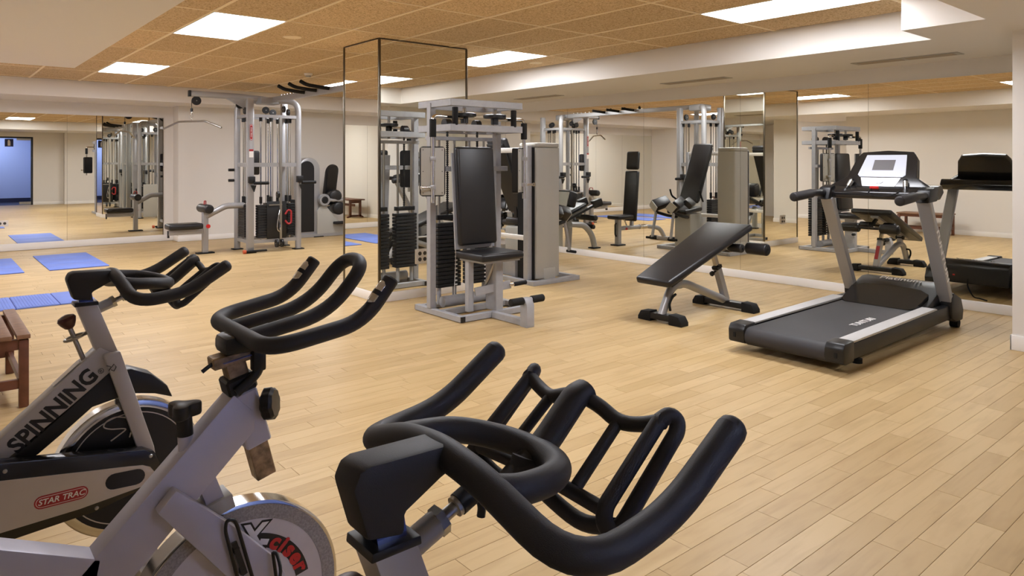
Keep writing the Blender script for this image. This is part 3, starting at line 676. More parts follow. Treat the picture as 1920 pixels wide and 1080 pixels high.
text('hood_lettering', 'Platinum', .085, 'whiteprint', hood, (.905, 0, .348), (0, -1, 0), (.95, 0, .25), depth=.001, sx=1.15, bold=.001)
text('upright_lettering', 'TUNTURI', .062, 'whiteprint', t, (.60, -.4216, .62), (.465, 0, -.85), (.85, 0, .465), depth=.0006, sx=1.9, bold=.0012)
for z_ in (.93, .97): MB().lathe((.425-(z_-.94)*.5+.02, .345, z_), (0, -1, 0), [(0, .009), (.003, .008), (.003, 0)], 10).build('upright_bolt', 'steel', t)
# console
cb = MB().prism([(.36, 1.045), (.36, 1.10), (.43, 1.145), (.66, 1.16), (.70, 1.10), (.62, 1.045)], -.40, .40, bev=.012).build('console_base', 'gloss_black', t)
def tilt(mbp, name, m, par, poly, d0, d1, bev=0):   # polygon (y, v) on the tilted console face
    o = Vector((.44, 0, 1.10)); v = Vector((.56, 0, .83)).normalized(); nn = Vector((-v.z, 0, v.x)); b = MB(); tt = bmesh.new()
    A = [tt.verts.new(o+Vector((0, y_, 0))+v*u_+nn*d0) for y_, u_ in poly]; B = [tt.verts.new(o+Vector((0, y_, 0))+v*u_+nn*d1) for y_, u_ in poly]
    tt.faces.new(A); tt.faces.new(B[::-1]); k = len(poly)
    for i in range(k): tt.faces.new((A[i], A[(i+1) % k], B[(i+1) % k], B[i]))
    bmesh.ops.recalc_face_normals(tt, faces=tt.faces[:])
    if bev: bmesh.ops.bevel(tt, geom=[e for e in tt.edges if e.calc_face_angle(0) > .5], offset=bev, segments=2, affect='EDGES', profile=.5)
    return b.merge(tt, Matrix.Identity(3), (0, 0, 0)).build(name, m, par)
cons = tilt(0, 'console', 'gloss_black', t, [(-.42, -.03), (-.40, .045), (-.27, .14), (-.235, .33), (-.20, .385), (0, .40), (.20, .385), (.235, .33), (.27, .14), (.40, .045), (.42, -.03)], -.055, .012, .01)
pn = tilt(0, 'console_panel', 'panel', cons, [(-.185, .155), (-.155, .35), (.155, .35), (.185, .155), (.165, .135), (-.165, .135)], .010, .0155)
tilt(0, 'display_screen', 'screen', pn, [(-.082, .20), (-.082, .30), (.082, .30), (.082, .20)], .015, .017)
kp = tilt(0, 'keypad', 'silver', cons, [(-.155, .128), (-.125, .045), (.125, .045), (.155, .128)], .010, .015)
tilt(0, 'dial_ring', 'panel', kp, [(.032*math.cos(a_), .09+.02*math.sin(a_)) for a_ in [2*PI*k/20 for k in range(20)]], .014, .018)
tilt(0, 'dial', 'silver', kp, [(.026*math.cos(a_), .088+.016*math.sin(a_)) for a_ in [2*PI*k/20 for k in range(20)]], .014, .0195)
for k in range(4): tilt(0, 'quick_key', 'panel', cons, [(-.155+k*.079, .005), (-.155+k*.079, .03), (-.085+k*.079, .03), (-.085+k*.079, .005)], .011, .015)
cp = MB().box((.385, 0, 1.135), (.016, .07, .022), Euler((0, -.4, 0)).to_matrix(), bev=.006).build('safety_key', 'brightred', t)
MB().tube(spline([(.38, .02, 1.13), (.352, .03, 1.09), (.35, -.06, 1.068), (.352, -.15, 1.085), (.37, -.21, 1.12)], 6), .003, 6).build('safety_cord', 'rubber', cp)
MB().tube(spline([(1.07, .02, .17), (1.12, .0, .10), (1.13, -.05, .012), (1.18, -.12, .008), (1.25, -.2, .008)], 6), .006, 8).build('power_cord', 'rubber', t)
MB().box((1.076, .14, .2), (.006, .02, .014)).build('power_switch', 'brightred', t)
# ------------------------------------------------------------------ adjustable decline bench
b_ = thing('decline_bench', 'black padded adjustable decline bench on a silver arched frame', 'weight bench', (5.2, 3.705, 0))
for x_, w_ in ((-.445, .225), (.47, .325)):
    ft = MB().box((x_, 0, .048), (.09, w_*2-.16, .05), bev=.004).build('foot_bar', 'black', b_)
    for s_ in (-1, 1): MB().prism([(s_*w_, 0), (s_*w_, .03), (s_*(w_-.03), .078), (s_*(w_-.13), .086), (s_*(w_-.13), 0)], x_-.05, x_+.05, ax='x', bev=.006).build('rubber_end', 'rubber', ft)
arch = fillet([(-.46, 0, .06), (-.33, 0, .285), (-.16, 0, .30), (.47, 0, .07)], [0, .13, .14, 0], 8)
MB().tube(arch, .036, 14, flat=1.0).build('arch_frame', 'silver', b_, ang=50)
MB().bar((-.235, 0, .26), (-.235, 0, .40), .06, .05, bev=.003).build('pivot_post', 'silver', b_)
MB().cyl((-.235, -.045, .38), (-.235, .045, .38), .028).build('pivot_bolt', 'black', b_)
MB().bar((.48, 0, .07), (.335, 0, .40), .062, .055, (0, 1, 0), bev=.004).build('strut_sleeve', 'silver', b_)
MB().bar((.345, 0, .375), (.335, 0, .40), .07, .062, (0, 1, 0)).build('sleeve_collar', 'black', b_)
MB().bar((.338, 0, .39), (.27, 0, .545), .042, .035, (0, 1, 0)).build('strut_slide', 'chrome', b_)
MB().cyl((.35, 0, .36), (.27, -.0, .335), .008).lathe((.275, 0, .337), (-.95, 0, -.3), [(0, .022), (.02, .022), (.024, .015), (.024, 0)], 14).build('adjuster_pin', 'black', b_)
text('strut_lettering', 'STAR TRAC', .045, 'red', b_, (.437, .0, .258), (-.145, 0, .33), (0, -1, 0), depth=.0005) if False else None
MB().box((.4405, 0, .24), (.002, .04, .17), Euler((0, -.415, 0)).to_matrix()).build('red_badge', 'red', b_)
MB().tube(fillet([(-.40, -.045, .10), (-.43, -.055, .16), (-.39, -.06, .215), (-.33, -.045, .225)], .03), .011, 10).build('carry_handle', 'rubber', b_)
d = Vector((1.14, 0, .41)).normalized(); up_ = Vector((-d.z, 0, d.x)); c0 = Vector((.01, .0, .545))
R_ = Matrix((d, Vector((0, 1, 0)), up_)).transposed()
tt = bmesh.new(); bmesh.ops.create_cube(tt, size=1)
for v in tt.verts: v.co = Vector((v.co.x*1.21, v.co.y*(.35 if v.co.x < 0 else .48), v.co.z*.062))
bmesh.ops.bevel(tt, geom=tt.edges[:]+tt.verts[:], offset=.022, segments=3, affect='EDGES', profile=.5)
MB().merge(tt, R_, c0+Vector((0, .02, 0))).build('bench_pad', 'vinyl', b_)
MB().box(c0-up_*.04+d*.05, (.95, .09, .035), R_).build('pad_rail', 'silver', b_)
MB().box(c0-up_*.028, (1.14, .31, .012), R_).build('pad_board', 'black', b_)
e = c0+d*.60; rc = Vector((e.x+.07, 0, e.z-.20))
MB().bar(c0+d*.45-up_*.045, rc, .035, .03, (0, 1, 0)).build('roller_arm', 'black', b_)
MB().cyl(rc-Vector((0, .34, 0)), rc+Vector((0, .34, 0)), .016).build('roller_axle', 'black', b_)
for s_ in (-1, 1):
    MB().capsule(rc+Vector((0, s_*.12, 0)), rc+Vector((0, s_*.33, 0)), .056, 20, e=.3).build('foam_roller', 'vinyl', b_)
    MB().cyl(rc+Vector((0, s_*.325, 0)), rc+Vector((0, s_*.334, 0)), .03).build('roller_cap', 'black', b_)
rc2 = c0+d*.40-up_*.12
MB().cyl(rc2-Vector((0, .22, 0)), rc2+Vector((0, .22, 0)), .014).build('lower_axle', 'black', b_)
for s_ in (-1, 1): MB().capsule(rc2+Vector((0, s_*.07, 0)), rc2+Vector((0, s_*.21, 0)), .04, 18, e=.3).build('foam_roller', 'vinyl', b_)
# ------------------------------------------------------------------ pec machine in front of the pillar
q = thing('pec_machine', 'grey pec deck machine with black pads standing in front of the pillar', 'exercise machine', (3.82, 5.1, 0))
def sq(name, p0, p1, w_=.05, m='greypaint', par=q, h_=None): return MB().bar(p0, p1, w_, h_ or w_, bev=.003).build(name, m, par)
XL, XR, YF, YB = -.37, .37, -.33, .30
sq('base_rail', (XL, YF-.02, .03), (XL, YB+.05, .03)); sq('base_rail', (XR, YF-.02, .03), (XR, YB+.05, .03))
sq('base_rail', (XL+.025, YF, .03), (XR-.025, YF, .03)); sq('base_rail', (XL+.025, YB, .03), (XR-.025, YB, .03)); sq('base_rail', (XL+.025, -.02, .03), (XR-.025, -.02, .03))
for x_, y_ in ((XL, YF-.02), (XL, YB+.05), (XR, YF-.02), (XR, YB+.05)):
    MB().box((x_, y_+(-.004 if y_ < 0 else .004), .03), (.042, .01, .042)).build('end_plug', 'black', q)
for s_ in (XL, XR):
    sq('upright', (s_, .12, .055), (s_, .12, 1.86), .06)
for z_, nm in ((1.85, 'top_rail'), (1.635, 'cam_rail')):
    sq(nm, (XL, -.20, z_), (XL, YB, z_), .045, h_=.06); sq(nm, (XR, -.20, z_), (XR, YB, z_), .045, h_=.06)
    sq(nm, (XL-.03, -.20, z_), (XR+.03, -.20, z_), .045, h_=.06); sq(nm, (XL, YB, z_), (XR, YB, z_), .045, h_=.06)
sq('stack_rail', (XL, .2, 1.555), (XR, .2, 1.555), .035); sq('back_rail', (XL, .06, 1.28), (XR+.07, .06, 1.28), .045)
for s_ in (-1, 1):
    cx_ = s_*.17-.0
    MB().cyl((cx_, -.10, 1.60), (cx_, -.10, 1.86), .016).build('cam_axle', 'chrome', q)
    cm = MB().lathe((cx_, -.10, 1.735), (0, 0, 1), [(0, .085), (.006, .105), (.03, .105), (.036, .085)], 28).build('cam_wheel', 'black', q)
    MB().cyl((cx_, -.10, 1.68), (cx_, -.10, 1.735), .035).build('cam_hub', 'black', cm)
    MB().capsule((s_*.31-.03*(s_ < 0)+.0, -.20, 1.655), (s_*.31-.03*(s_ < 0), -.20, 1.81), .026, 14, e=.2).build('stop_roller', 'rubber', q)
    ax_ = s_*.50-(.04 if s_ < 0 else .03); ay = -.16
    arm = MB().tube(fillet([(cx_, -.10, 1.725), (s_*.33, -.15, 1.725), (ax_, ay, 1.73), (ax_, ay, 1.64), (ax_, ay, 1.0)], [0, .03, .07, .02, 0], 6), .017, 14).build('swing_arm', 'chrome', q)
    MB().capsule((ax_, ay, 1.55), (ax_, ay, 1.70), .029, 16, e=.15).build('arm_grip', 'rubber', arm)
    rz = 0 if s_ < 0 else 1.15
    Rz = Matrix.Rotation(s_*.5, 3, 'Z')
    pdm = MB(); tt = bmesh.new(); bmesh.ops.create_cube(tt, size=1)
    for v in tt.verts: v.co = Vector((v.co.x*.215, v.co.y*.055, v.co.z*.42))
    bmesh.ops.bevel(tt, geom=[e_ for e_ in tt.edges if abs((e_.verts[0].co-e_.verts[1].co).normalized().y) > .9], offset=.03, segments=4, affect='EDGES', profile=.5)
    pad = pdm.merge(tt, Rz, Vector((ax_, ay, 1.262))+Rz @ Vector((0, .05, 0))).build('arm_pad', 'vinyl', arm)
    MB().box(Vector((ax_, ay, 1.262))+Rz @ Vector((0, .02, 0)), (.195, .008, .40), Rz, bev=.003).build('pad_board', 'lightgrey', pad)
    for dx_ in (-.08, .08):
        for dz_ in (-.18, 0, .18): MB().cyl(Vector((ax_, ay, 1.262+dz_))+Rz @ Vector((dx_, .017, 0)), Vector((ax_, ay, 1.262+dz_))+Rz @ Vector((dx_, .012, 0)), .004, n=8).build('board_screw', 'black', pad)
    MB().box((ax_, ay, 1.37), (.05, .05, .035), Rz, bev=.004).box((ax_, ay, 1.13), (.05, .05, .035), Rz, bev=.004).build('arm_bracket', 'silver', arm) if False else None
    MB().box((ax_, ay, 1.37), (.05, .05, .035), Rz, bev=.004).build('arm_bracket', 'silver', arm); MB().box((ax_, ay, 1.13), (.05, .05, .035), Rz, bev=.004).build('arm_bracket', 'silver', arm)
    MB().cyl((ax_, ay, 1.13), Vector((ax_, ay, 1.13))+Vector((s_*.11, -.01, 0)), .009).lathe(Vector((ax_, ay, 1.13))+Vector((s_*.105, -.01, 0)), (s_, 0, 0), [(0, .016), (.016, .016), (.018, 0)], 12).build('adjust_pin', 'chrome', arm)
    # weight stack, rods, chain
    sx_ = -.15 if s_ < 0 else .19; sy_ = .2
    for dx_ in (-.085, .085): MB().cyl((sx_+dx_, sy_, .06), (sx_+dx_, sy_, 1.56), .0125, n=12).build('guide_rod', 'steel', q)
    st = MB().box((sx_, sy_, .84), (.235, .05, .045), bev=.004).build('stack_yoke', 'black', q)
    pm = None
    for k in range(16):
        if pm is None: pm = MB().box((0, 0, 0), (.255, .095, .0315), bev=.004).mesh('weight_plate')
        obj('weight_plate', pm, 'darkstack', q, (sx_, sy_, .225+k*.0365))
    MB().box((sx_, sy_-.0, .50), (.03, .06, .57)).build('selector_stem', 'black', q)
    dots = MB()
    for k in range(16): dots.box((sx_+.07, sy_-.0485, .225+k*.0365), (.028, .002, .012))
    tag(dots.build('plate_numbers', 'whiteprint', q), kind='stuff')
    ch = MB(); z_ = .865
    while z_ < 1.66:
        ch.box((sx_, sy_-.01, z_), (.022, .012, .011)); ch.box((sx_, sy_-.01, z_+.0095), (.010, .012, .010)); z_ += .019
    tag(ch.build('lifting_chain', 'black', q), kind='stuff')
    for dx_ in (-.085, .085): MB().cyl((sx_+dx_, sy_, .055), (sx_+dx_, sy_, .2), .02, n=12).build('rod_buffer', 'greypaint', q)
    for y2 in (.08,): MB().cyl((sx_-.03, sy_+.0, 1.69), (sx_+.03, sy_, 1.69), .045, n=20).build('chain_sprocket', 'black', q)
MB().cyl((-.28, .08, .1), (.28, .08, .1), .05, n=20).build('counterweight_tube', 'greypaint', q)
# seat, back pad, seat column
Rt = Euler((-math.radians(4), 0, 0)).to_matrix()
MB().box((-.06, -.12, 1.045), (.41, .065, .86), Rt, bev=.026, seg=3).build('back_pad', 'vinyl', q)
MB().box((-.06, -.078, 1.0), (.43, .014, .84), Rt).build('back_board', 'greypaint', q)
MB().box((-.06, -.045, .95), (.05, .05, .9)).build('back_post', 'greypaint', q)
MB().box((-.02, -.27, .535), (.46, .40, .065), bev=.022, seg=3).build('seat_pad', 'vinyl', q)
MB().box((-.02, -.27, .495), (.40, .34, .02)).build('seat_board', 'greypaint', q)
MB().bar((.03, -.27, .05), (.03, -.27, .49), .15, .08, bev=.004).build('seat_column', 'greypaint', q)
sq('seat_strut', (-.19, -.20, .05), (-.19, -.20, .49), .055)
MB().cyl((-.05, -.24, .26), (.01, -.31, .48), .016).build('gas_spring', 'steel', q)
MB().bar((-.16, -.24, .22), (.14, -.36, .27), .02, .07, bev=.002).build('lever_plate', 'greypaint', q)
MB().cyl((.12, -.37, .265), (.22, -.40, .275), .013).build('lever_pin', 'chrome', q)
MB().capsule((.16, -.385, .27), (.28, -.41, .28), .019, 14, e=.2).build('lever_grip', 'rubber', q)
sq('foot_rail', (-.04, YF-.02, .03), (-.04, -.80, .03), .055)
MB().prism([(-.83, .0), (-.83, .18), (-.80, .235), (-.745, .235), (-.745, .0)], -.08, 0.0, ax='x', bev=.003).build('foot_plate', 'greypaint', q)
MB().cyl((-.20, -.785, .215), (.12, -.785, .215), .022).build('foot_tube', 'greypaint', q)
for s_ in (-1, 1): MB().capsule((-.04+s_*.045, -.785, .215), (-.04+s_*.175, -.785, .215), .031, 16, e=.2).build('foot_roller', 'rubber', q)
MB().tube(spline([(-.09, .145, .60), (-.095, .14, .4), (-.12, .12, .2), (-.13, .1, .06)], 5), .003, 6).build('selector_cord', 'whiteprint', q)
# ------------------------------------------------------------------ cable station: two towers joined by a pull-up beam
k_ = thing('cable_station', 'tall silver cable tower station with lat pulldown seat and overhead beam', 'exercise machine', (4.09, 10.73, 0))
def pulley(par, c, ax, r=.055, name='pulley'):
    c = Vector(c); a_ = Vector(ax).normalized()
    p = MB().lathe(c-a_*.014, a_, [(0, r), (.008, r), (.012, r-.008), (.016, r-.008), (.02, r), (.028, r)], 24).build(name, 'black', par)
    MB().cyl(c-a_*.018, c+a_*.018, .008, n=10).build('pulley_bolt', 'steel', p)
    return p
def badge(par, c, xd, yd, L=.17):
    x = Vector(xd); y = Vector(yd); n_ = x.cross(y).normalized(); c = Vector(c)
    for ww, m, o_ in ((1, 'red', .001), (.92, 'whiteprint', .0016), (.86, 'red', .0022)):
        pts = stadium(0, 0, L*ww+(1-ww)*.02, .042*ww*(1 if ww == 1 else .98)); b = MB()
        A = [b.bm.verts.new(c+x*u+y*v_+n_*o_) for u, v_ in pts]; b.bm.faces.new(A)
        b2 = [b.bm.verts.new(c+x*u+y*v_) for u, v_ in pts]
        for i in range(len(A)): b.bm.faces.new((A[i], A[(i+1) % len(A)], b2[(i+1) % len(A)], b2[i]))
        b.build('logo_badge', m, par)
    text('badge_lettering', 'STAR TRAC', .028, 'whiteprint', par, c+n_*.0028, x, y, depth=.0003)
def tower(ox, oy, wx, wy, stacks, H_=2.30):
    P = lambda x_, y_, z_: (ox+x_, oy+y_, z_)
    for sx_, sy_ in ((-1, -1), (1, 1)):
        MB().bar(P(sx_*wx, sy_*wy, .01), P(sx_*wx, sy_*wy, H_-.02), .075, .10, bev=.012, seg=2).build('post', 'silver', k_)
    for sx_, sy_ in ((-1, 1), (1, -1)):
        MB().tube(fillet([P(sx_*wx, sy_*wy, .01), P(sx_*wx, sy_*wy, H_-.03), P(sx_*.05, sy_*.04, H_-.01)], .16, 10), .045, 14).build('arched_post', 'silver', k_)
    for sx_ in (-1, 1):
        for sy_ in (-1, 1):
            MB().box(P(sx_*wx, sy_*wy, .008), (.15, .13, .016), bev=.004).build('foot_plate', 'rubber', k_)
    for z_, w_ in ((2.03, .045), (1.30, .06), (.16, .05)):
        for s_ in (-1, 1):
            MB().bar(P(-wx, s_*wy, z_), P(wx, s_*wy, z_), .04, w_).build('cross_rail', 'silver', k_); MB().bar(P(s_*wx, -wy, z_), P(s_*wx, wy, z_), .04, w_).build('cross_rail', 'silver', k_)
    MB().box(P(0, 0, H_-.02), (.30, .26, .11), bev=.02).build('top_hub', 'silver', k_)
    for cx_, cy_, along in stacks:
        dx_, dy_ = (.075, 0) if along == 'x' else (0, .075)
        for s_ in (-1, 1): 
            MB().cyl(P(cx_+s_*dx_, cy_+s_*dy_, .16), P(cx_+s_*dx_, cy_+s_*dy_, 2.03), .0115, n=10).build('guide_rod', 'chrome', k_)
            MB().cyl(P(cx_+s_*dx_, cy_+s_*dy_, 1.95), P(cx_+s_*dx_, cy_+s_*dy_, 2.02), .024, n=12).build('rod_collar', 'black', k_)
            MB().cyl(P(cx_+s_*dx_, cy_+s_*dy_, .72), P(cx_+s_*dx_, cy_+s_*dy_, .82), .022, n=12).build('rod_bushing', 'black', k_)
        MB().cyl(P(cx_, cy_, .7), P(cx_, cy_, 2.1), .0045, n=6).build('cable', 'rubber', k_)
        sz = (.27, .11) if along == 'x' else (.11, .27)
        for j in range(13): MB().box(P(cx_, cy_, .225+j*.038), (*sz, .034), bev=.003, seg=1).build('weight_plate', 'darkstack', k_)
        pulley(k_, P(cx_, cy_, 2.12), (0, 1, 0) if along == 'x' else (1, 0, 0), .052)
    return P
P = tower(0, 0, .37, .275, [(-.12, -.235, 'x'), (.17, .235, 'x'), (-.33, .05, 'y'), (.33, .02, 'y')])
MB().box(P(.02, -.305, .47), (.30, .012, .56), bev=.004).build('stack_shroud', 'black', k_); MB().box(P(.405, .02, .47), (.012, .26, .56), bev=.004).build('stack_shroud', 'black', k_)
MB().bar(P(.08, -.30, .1), P(.08, -.30, 2.02), .035, .035).build('cable_column', 'steel', k_)
for z_ in (.12,): pulley(k_, P(.08, -.36, z_), (1, 0, 0), .06); pulley(k_, P(.0, -.36, z_), (1, 0, 0), .06)
pulley(k_, P(.03, -.33, .85), (1, 0, 0), .05); pulley(k_, P(.12, -.33, 2.14), (1, 0, 0), .05)
badge(k_, P(-.37, -.327, 1.78), (0, 0, -1), (1, 0, 0), .24)
MB().box(P(-.37, -.327, 1.47), (.06, .002, .12)).build('instruction_label', 'whiteprint', k_); MB().box(P(-.37, -.3285, 1.515), (.06, .001, .03)).build('label_header', 'red', k_)
for x_, y_ in ((-.37, -.275), (.37, -.275)):
    hg = MB().box(P(x_, y_-.06, 1.08), (.09, .09, .10), bev=.01).build('handle_carriage', 'black', k_)
    MB().capsule(P(x_+.02, y_-.11, 1.03), P(x_+.24, y_-.11, 1.03), .024, 14, e=.2).build('cable_handle', 'rubber', hg)
    MB().prism([(x_-.02, 1.0), (x_+.06, 1.0), (x_+.03, .9)], y_-.10, y_-.07).build('carriage_bracket', 'black', hg)
MB().box(P(-.30, -.24, 1.33), (.17, .05, .36), bev=.03).build('chest_pad', 'vinyl', k_)
for z_ in (1.22, 1.06): MB().cyl(P(-.42, .275, z_), P(-.50, .275, z_), .022, n=14).build('selector_knob', 'black', k_)
MB().tube(fillet([P(.13, -.36, .55), P(.17, -.37, .62), P(.22, -.37, .6), P(.22, -.37, .42), P(.17, -.37, .4), P(.13, -.36, .46)], .03), .014, 10).build('stirrup_handle', 'red', k_)
MB().tube(spline([P(.05, -.36, .62), P(.02, -.37, .5), P(.0, -.38, .36), P(.03, -.38, .3), P(.05, -.37, .38), P(.03, -.36, .5)], 5), .007, 8).build('snap_hook', 'chrome', k_)
MB().bar(P(-.12, -.36, .70), P(.08, -.36, .70), .02, .02).build('row_bar', 'steel', k_)
MB().capsule(P(-.45, -.36, .03), P(-.15, -.36, .03), .016, 12).build('ankle_bar', 'rubber', k_)
MB().cyl(P(-.46, -.36, .03), P(-.50, -.36, .03), .028, n=14).build('bar_tip', 'orange', k_)
# lat pulldown arm, bar, seat
MB().tube(fillet([P(-.05, .05, 2.31), P(-.45, .07, 2.33), P(-1.10, .08, 2.335)], .1), .038, 14, flat=1.2).build('pulldown_arm', 'silver', k_)
MB().prism([(-.62, 2.30), (-.30, 2.31), (-.30, 2.12), (-.36, 2.16)], .05, .10).build('arm_gusset', 'silver', k_)
MB().box(P(-1.115, .08, 2.335), (.03, .08, .09), bev=.004).build('arm_cap', 'black', k_)
pulley(k_, P(-1.02, .08, 2.235), (0, 1, 0), .065); pulley(k_, P(-.40, .07, 2.21), (0, 1, 0), .06)
MB().cyl(P(-1.085, .08, 2.24), P(-1.085, .08, 2.07), .0045, n=6).build('cable', 'rubber', k_)
MB().cyl(P(-1.085, .08, 2.07), P(-1.085, .08, 2.12), .018, n=12).build('cable_stop', 'black', k_)
MB().tube(fillet([P(-1.085, .08, 2.07), P(-1.07, .08, 2.01), P(-1.085, .08, 1.95), P(-1.10, .08, 2.01), P(-1.085, .08, 2.07)], .012), .006, 8).build('carabiner', 'chrome', k_)
dv = Vector((.48, -.88, 0)); bc = Vector(P(-1.085, .08, 1.93))
MB().tube(fillet([bc-dv*.55+Vector((0, 0, -.10)), bc-dv*.25, bc+dv*.25, bc+dv*.55+Vector((0, 0, -.10))], .04), .0145, 12).build('pulldown_bar', 'steel', k_)
MB().bar(P(-.90, .08, .0), P(-.90, .08, .62), .085, .075, bev=.006).build('seat_post', 'silver', k_); MB().box(P(-.90, .08, .01), (.24, .13, .02), bev=.004).build('foot_plate', 'rubber', k_)
MB().tube(fillet([P(-.37, .0, .69), P(-.62, .03, .69), P(-.90, .08, .54)], .05), .045, 14).build('seat_beam', 'silver', k_)
MB().box(P(-1.16, .08, .33), (.48, .07, .07), bev=.004).build('seat_rail', 'silver', k_); MB().box(P(-1.19, .08, .415), (.46, .30, .085), bev=.03, seg=3).build('seat_pad', 'vinyl', k_)
MB().box(P(-1.40, .08, .31), (.02, .05, .10)).build('seat_pin', 'black', k_)
MB().capsule(P(-.90, -.14, .66), P(-.90, .30, .66), .065, 18, e=.3).build('knee_roller', 'vinyl', k_)
MB().tube(fillet([P(-.92, .05, .72), P(-.92, .05, .77), P(-.88, .11, .77), P(-.88, .11, .72)], .015), .008, 8).build('adjust_pull', 'red', k_)
MB().cyl(P(-.87, .035, .40), P(-.87, .02, .40), .03, n=18).build('red_knob', 'brightred', k_)
# overhead beam and second tower behind the pillar
P2 = tower(.12, -3.48, .24, .245, [(-.10, -.2, 'x'), (.12, .2, 'x')])
MB().bar((.06, -.05, 2.30), (.12, -3.40, 2.30), .07, .08, bev=.008).build('overhead_beam', 'silver', k_)
for j in range(8): MB().cyl((.07, -.35-j*.11, 2.345), (.07, -.35-j*.11, 2.36), .012, n=8).build('beam_bolt', 'steel', k_)
for j, y_ in enumerate((-1.25, -1.62, -2.0)):
    MB().tube(fillet([(.09, y_, 2.32), (-.06, y_+.02, 2.33), (-.20, y_+.12, 2.36), (-.26, y_+.18, 2.41)], .06), .025, 12).build('pull_up_handle', 'rubber', k_)
    MB().tube(fillet([(.09, y_, 2.32), (.24, y_+.02, 2.33), (.36, y_+.10, 2.35)], .06), .025, 12).build('pull_up_handle', 'rubber', k_)
MB().box(P2(.02, .26, .42), (.36, .02, .78), bev=.006).build('stack_shroud', 'lightgrey', k_); MB().box(P2(.26, 0, .42), (.02, .40, .78), bev=.006).build('stack_shroud', 'lightgrey', k_)
badge(k_, P2(.271, .02, .72), (0, 1, 0), (0, 0, 1), .15)
hg = MB().box(P2(.24, .18, 1.08), (.09, .09, .1), bev=.01).build('handle_carriage', 'black', k_); MB().capsule(P2(.26, .2, 1.05), P2(.42, .2, 1.05), .022, 12).build('cable_handle', 'rubber', hg)
# ------------------------------------------------------------------ hip machine with the tall grey shroud
m_ = thing('hip_machine', 'grey hip machine with tall pale shroud and reclined black back pad', 'exercise machine', (5.35, 6.1, 0))
def bx(name, lo, hi, m, bev=.004, par=m_, o=(5.35, 6.1, 0)):
    return MB().bb([a-b for a, b in zip(lo, o)], [a-b for a, b in zip(hi, o)], bev=bev).build(name, m, par)
for lo, hi in (((5.05, 5.66, .0), (5.76, 5.72, .05)), ((5.05, 5.72, 0), (5.11, 6.9, .05)), ((5.70, 5.72, 0), (5.76, 6.9, .05)), ((5.11, 6.05, 0), (5.70, 6.11, .05)), ((5.05, 6.9, 0), (5.76, 6.96, .05))): bx('base_rail', lo, hi, 'greypaint', .003)
sp = [(5.17, 5.74), (5.30, 5.725), (5.34, 5.735), (5.38, 5.725), (5.51, 5.74), (5.53, 5.78), (5.53, 6.02), (5.15, 6.02), (5.15, 5.78)]
sh = MB().prism([(a-5.35, b-6.1) for a, b in sp], .055, 1.50, ax='z', bev=.01)
sho = sh.build('stack_shroud', 'lightgrey', m_)
MB().prism([(a-5.35, b-6.1) for a, b in sp[:1]+[(5.34, 5.73)]+sp[4:]], 1.50, 1.555, ax='z', bev=.02).build('shroud_cap', 'lightgrey', sho)
MB().prism([(-.08, -.384), (.08, -.384), (.11, -.33), (-.11, -.33)], .02, .17, ax='z', bev=.01).build('shroud_foot', 'lightgrey', sho)
bx('edge_gasket', (5.135, 5.75, .05), (5.15, 6.02, 1.5), 'rubber', 0)
bx('upright', (5.07, 5.78, .05), (5.135, 5.85, 1.52), 'greypaint')
bx('upright', (5.07, 6.82, .05), (5.13, 6.88, 1.50), 'greypaint')
bx('top_rail', (5.07, 5.85, 1.445), (5.12, 6.84, 1.50), 'white'); bx('side_box', (5.12, 6.05, .05), (5.5, 6.28, .30), 'greypaint', .01)
bx('low_rail', (5.07, 5.85, .48), (5.12, 6.84, .53), 'white')
v = Vector((-.40, 0, .92)).normalized(); Rp = Matrix((Vector((v.z, 0, -v.x)), Vector((0, 1, 0)), v)).transposed()
MB().box((.05, .39, 1.17), (.075, .34, .98), Rp, bev=.03, seg=3).build('back_pad', 'vinyl', m_)
MB().box((.005, .39, 1.15), (.02, .30, .88), Rp).build('back_board', 'black', m_)
MB().box((.34, .39, .615), (.42, .36, .075), Euler((0, .1, 0)).to_matrix(), bev=.028, seg=3).build('seat_pad', 'vinyl', m_)
MB().box((.25, .39, .30), (.3, .3, .54), bev=.03).build('seat_shroud', 'lightgrey', m_)
MB().bar((.2, .39, .45), (.17, .39, .85), .06, .05, (0, 1, 0)).build('back_strut', 'black', m_)
for s_ in (-1, 1):
    arm = MB().tube(fillet([(.30, .39+s_*.08, .50), (.55, .39+s_*.14, .53), (.82, .39+s_*.16, .60)], .08), .024, 12).build('leg_arm', 'black', m_)
    Rk = Euler((.785*s_, 0, 0)).to_matrix() @ Euler((0, .35, 0)).to_matrix()
    MB().box((.72, .39+s_*.16, .72), (.28, .15, .13), Rk, bev=.02).build('knee_pad', 'vinyl', arm)
    MB().box((.88, .39+s_*.16, .68), (.014, .14, .12), Rk, bev=.003).build('pad_end', 'lightgrey', arm)
    MB().box((.58, .39+s_*.26, .74), (.16, .09, .15), Rk, bev=.02).build('thigh_pad', 'vinyl', arm)
    MB().bar((.82, .39+s_*.16, .60), (.90, .39+s_*.17, .22), .03, .03, (0, 1, 0)).build('foot_arm', 'silver', arm); MB().capsule((.90, .39+s_*.12, .22), (.90, .39+s_*.28, .22), .018, 12).build('foot_peg', 'rubber', arm)
MB().tube(fillet([(.2, .16, .75), (.3, .12, .82), (.34, .12, .92)], .04), .014, 10).build('side_handle', 'rubber', m_); MB().tube(fillet([(.2, .62, .75), (.3, .66, .82), (.34, .66, .92)], .04), .014, 10).build('side_handle', 'rubber', m_)
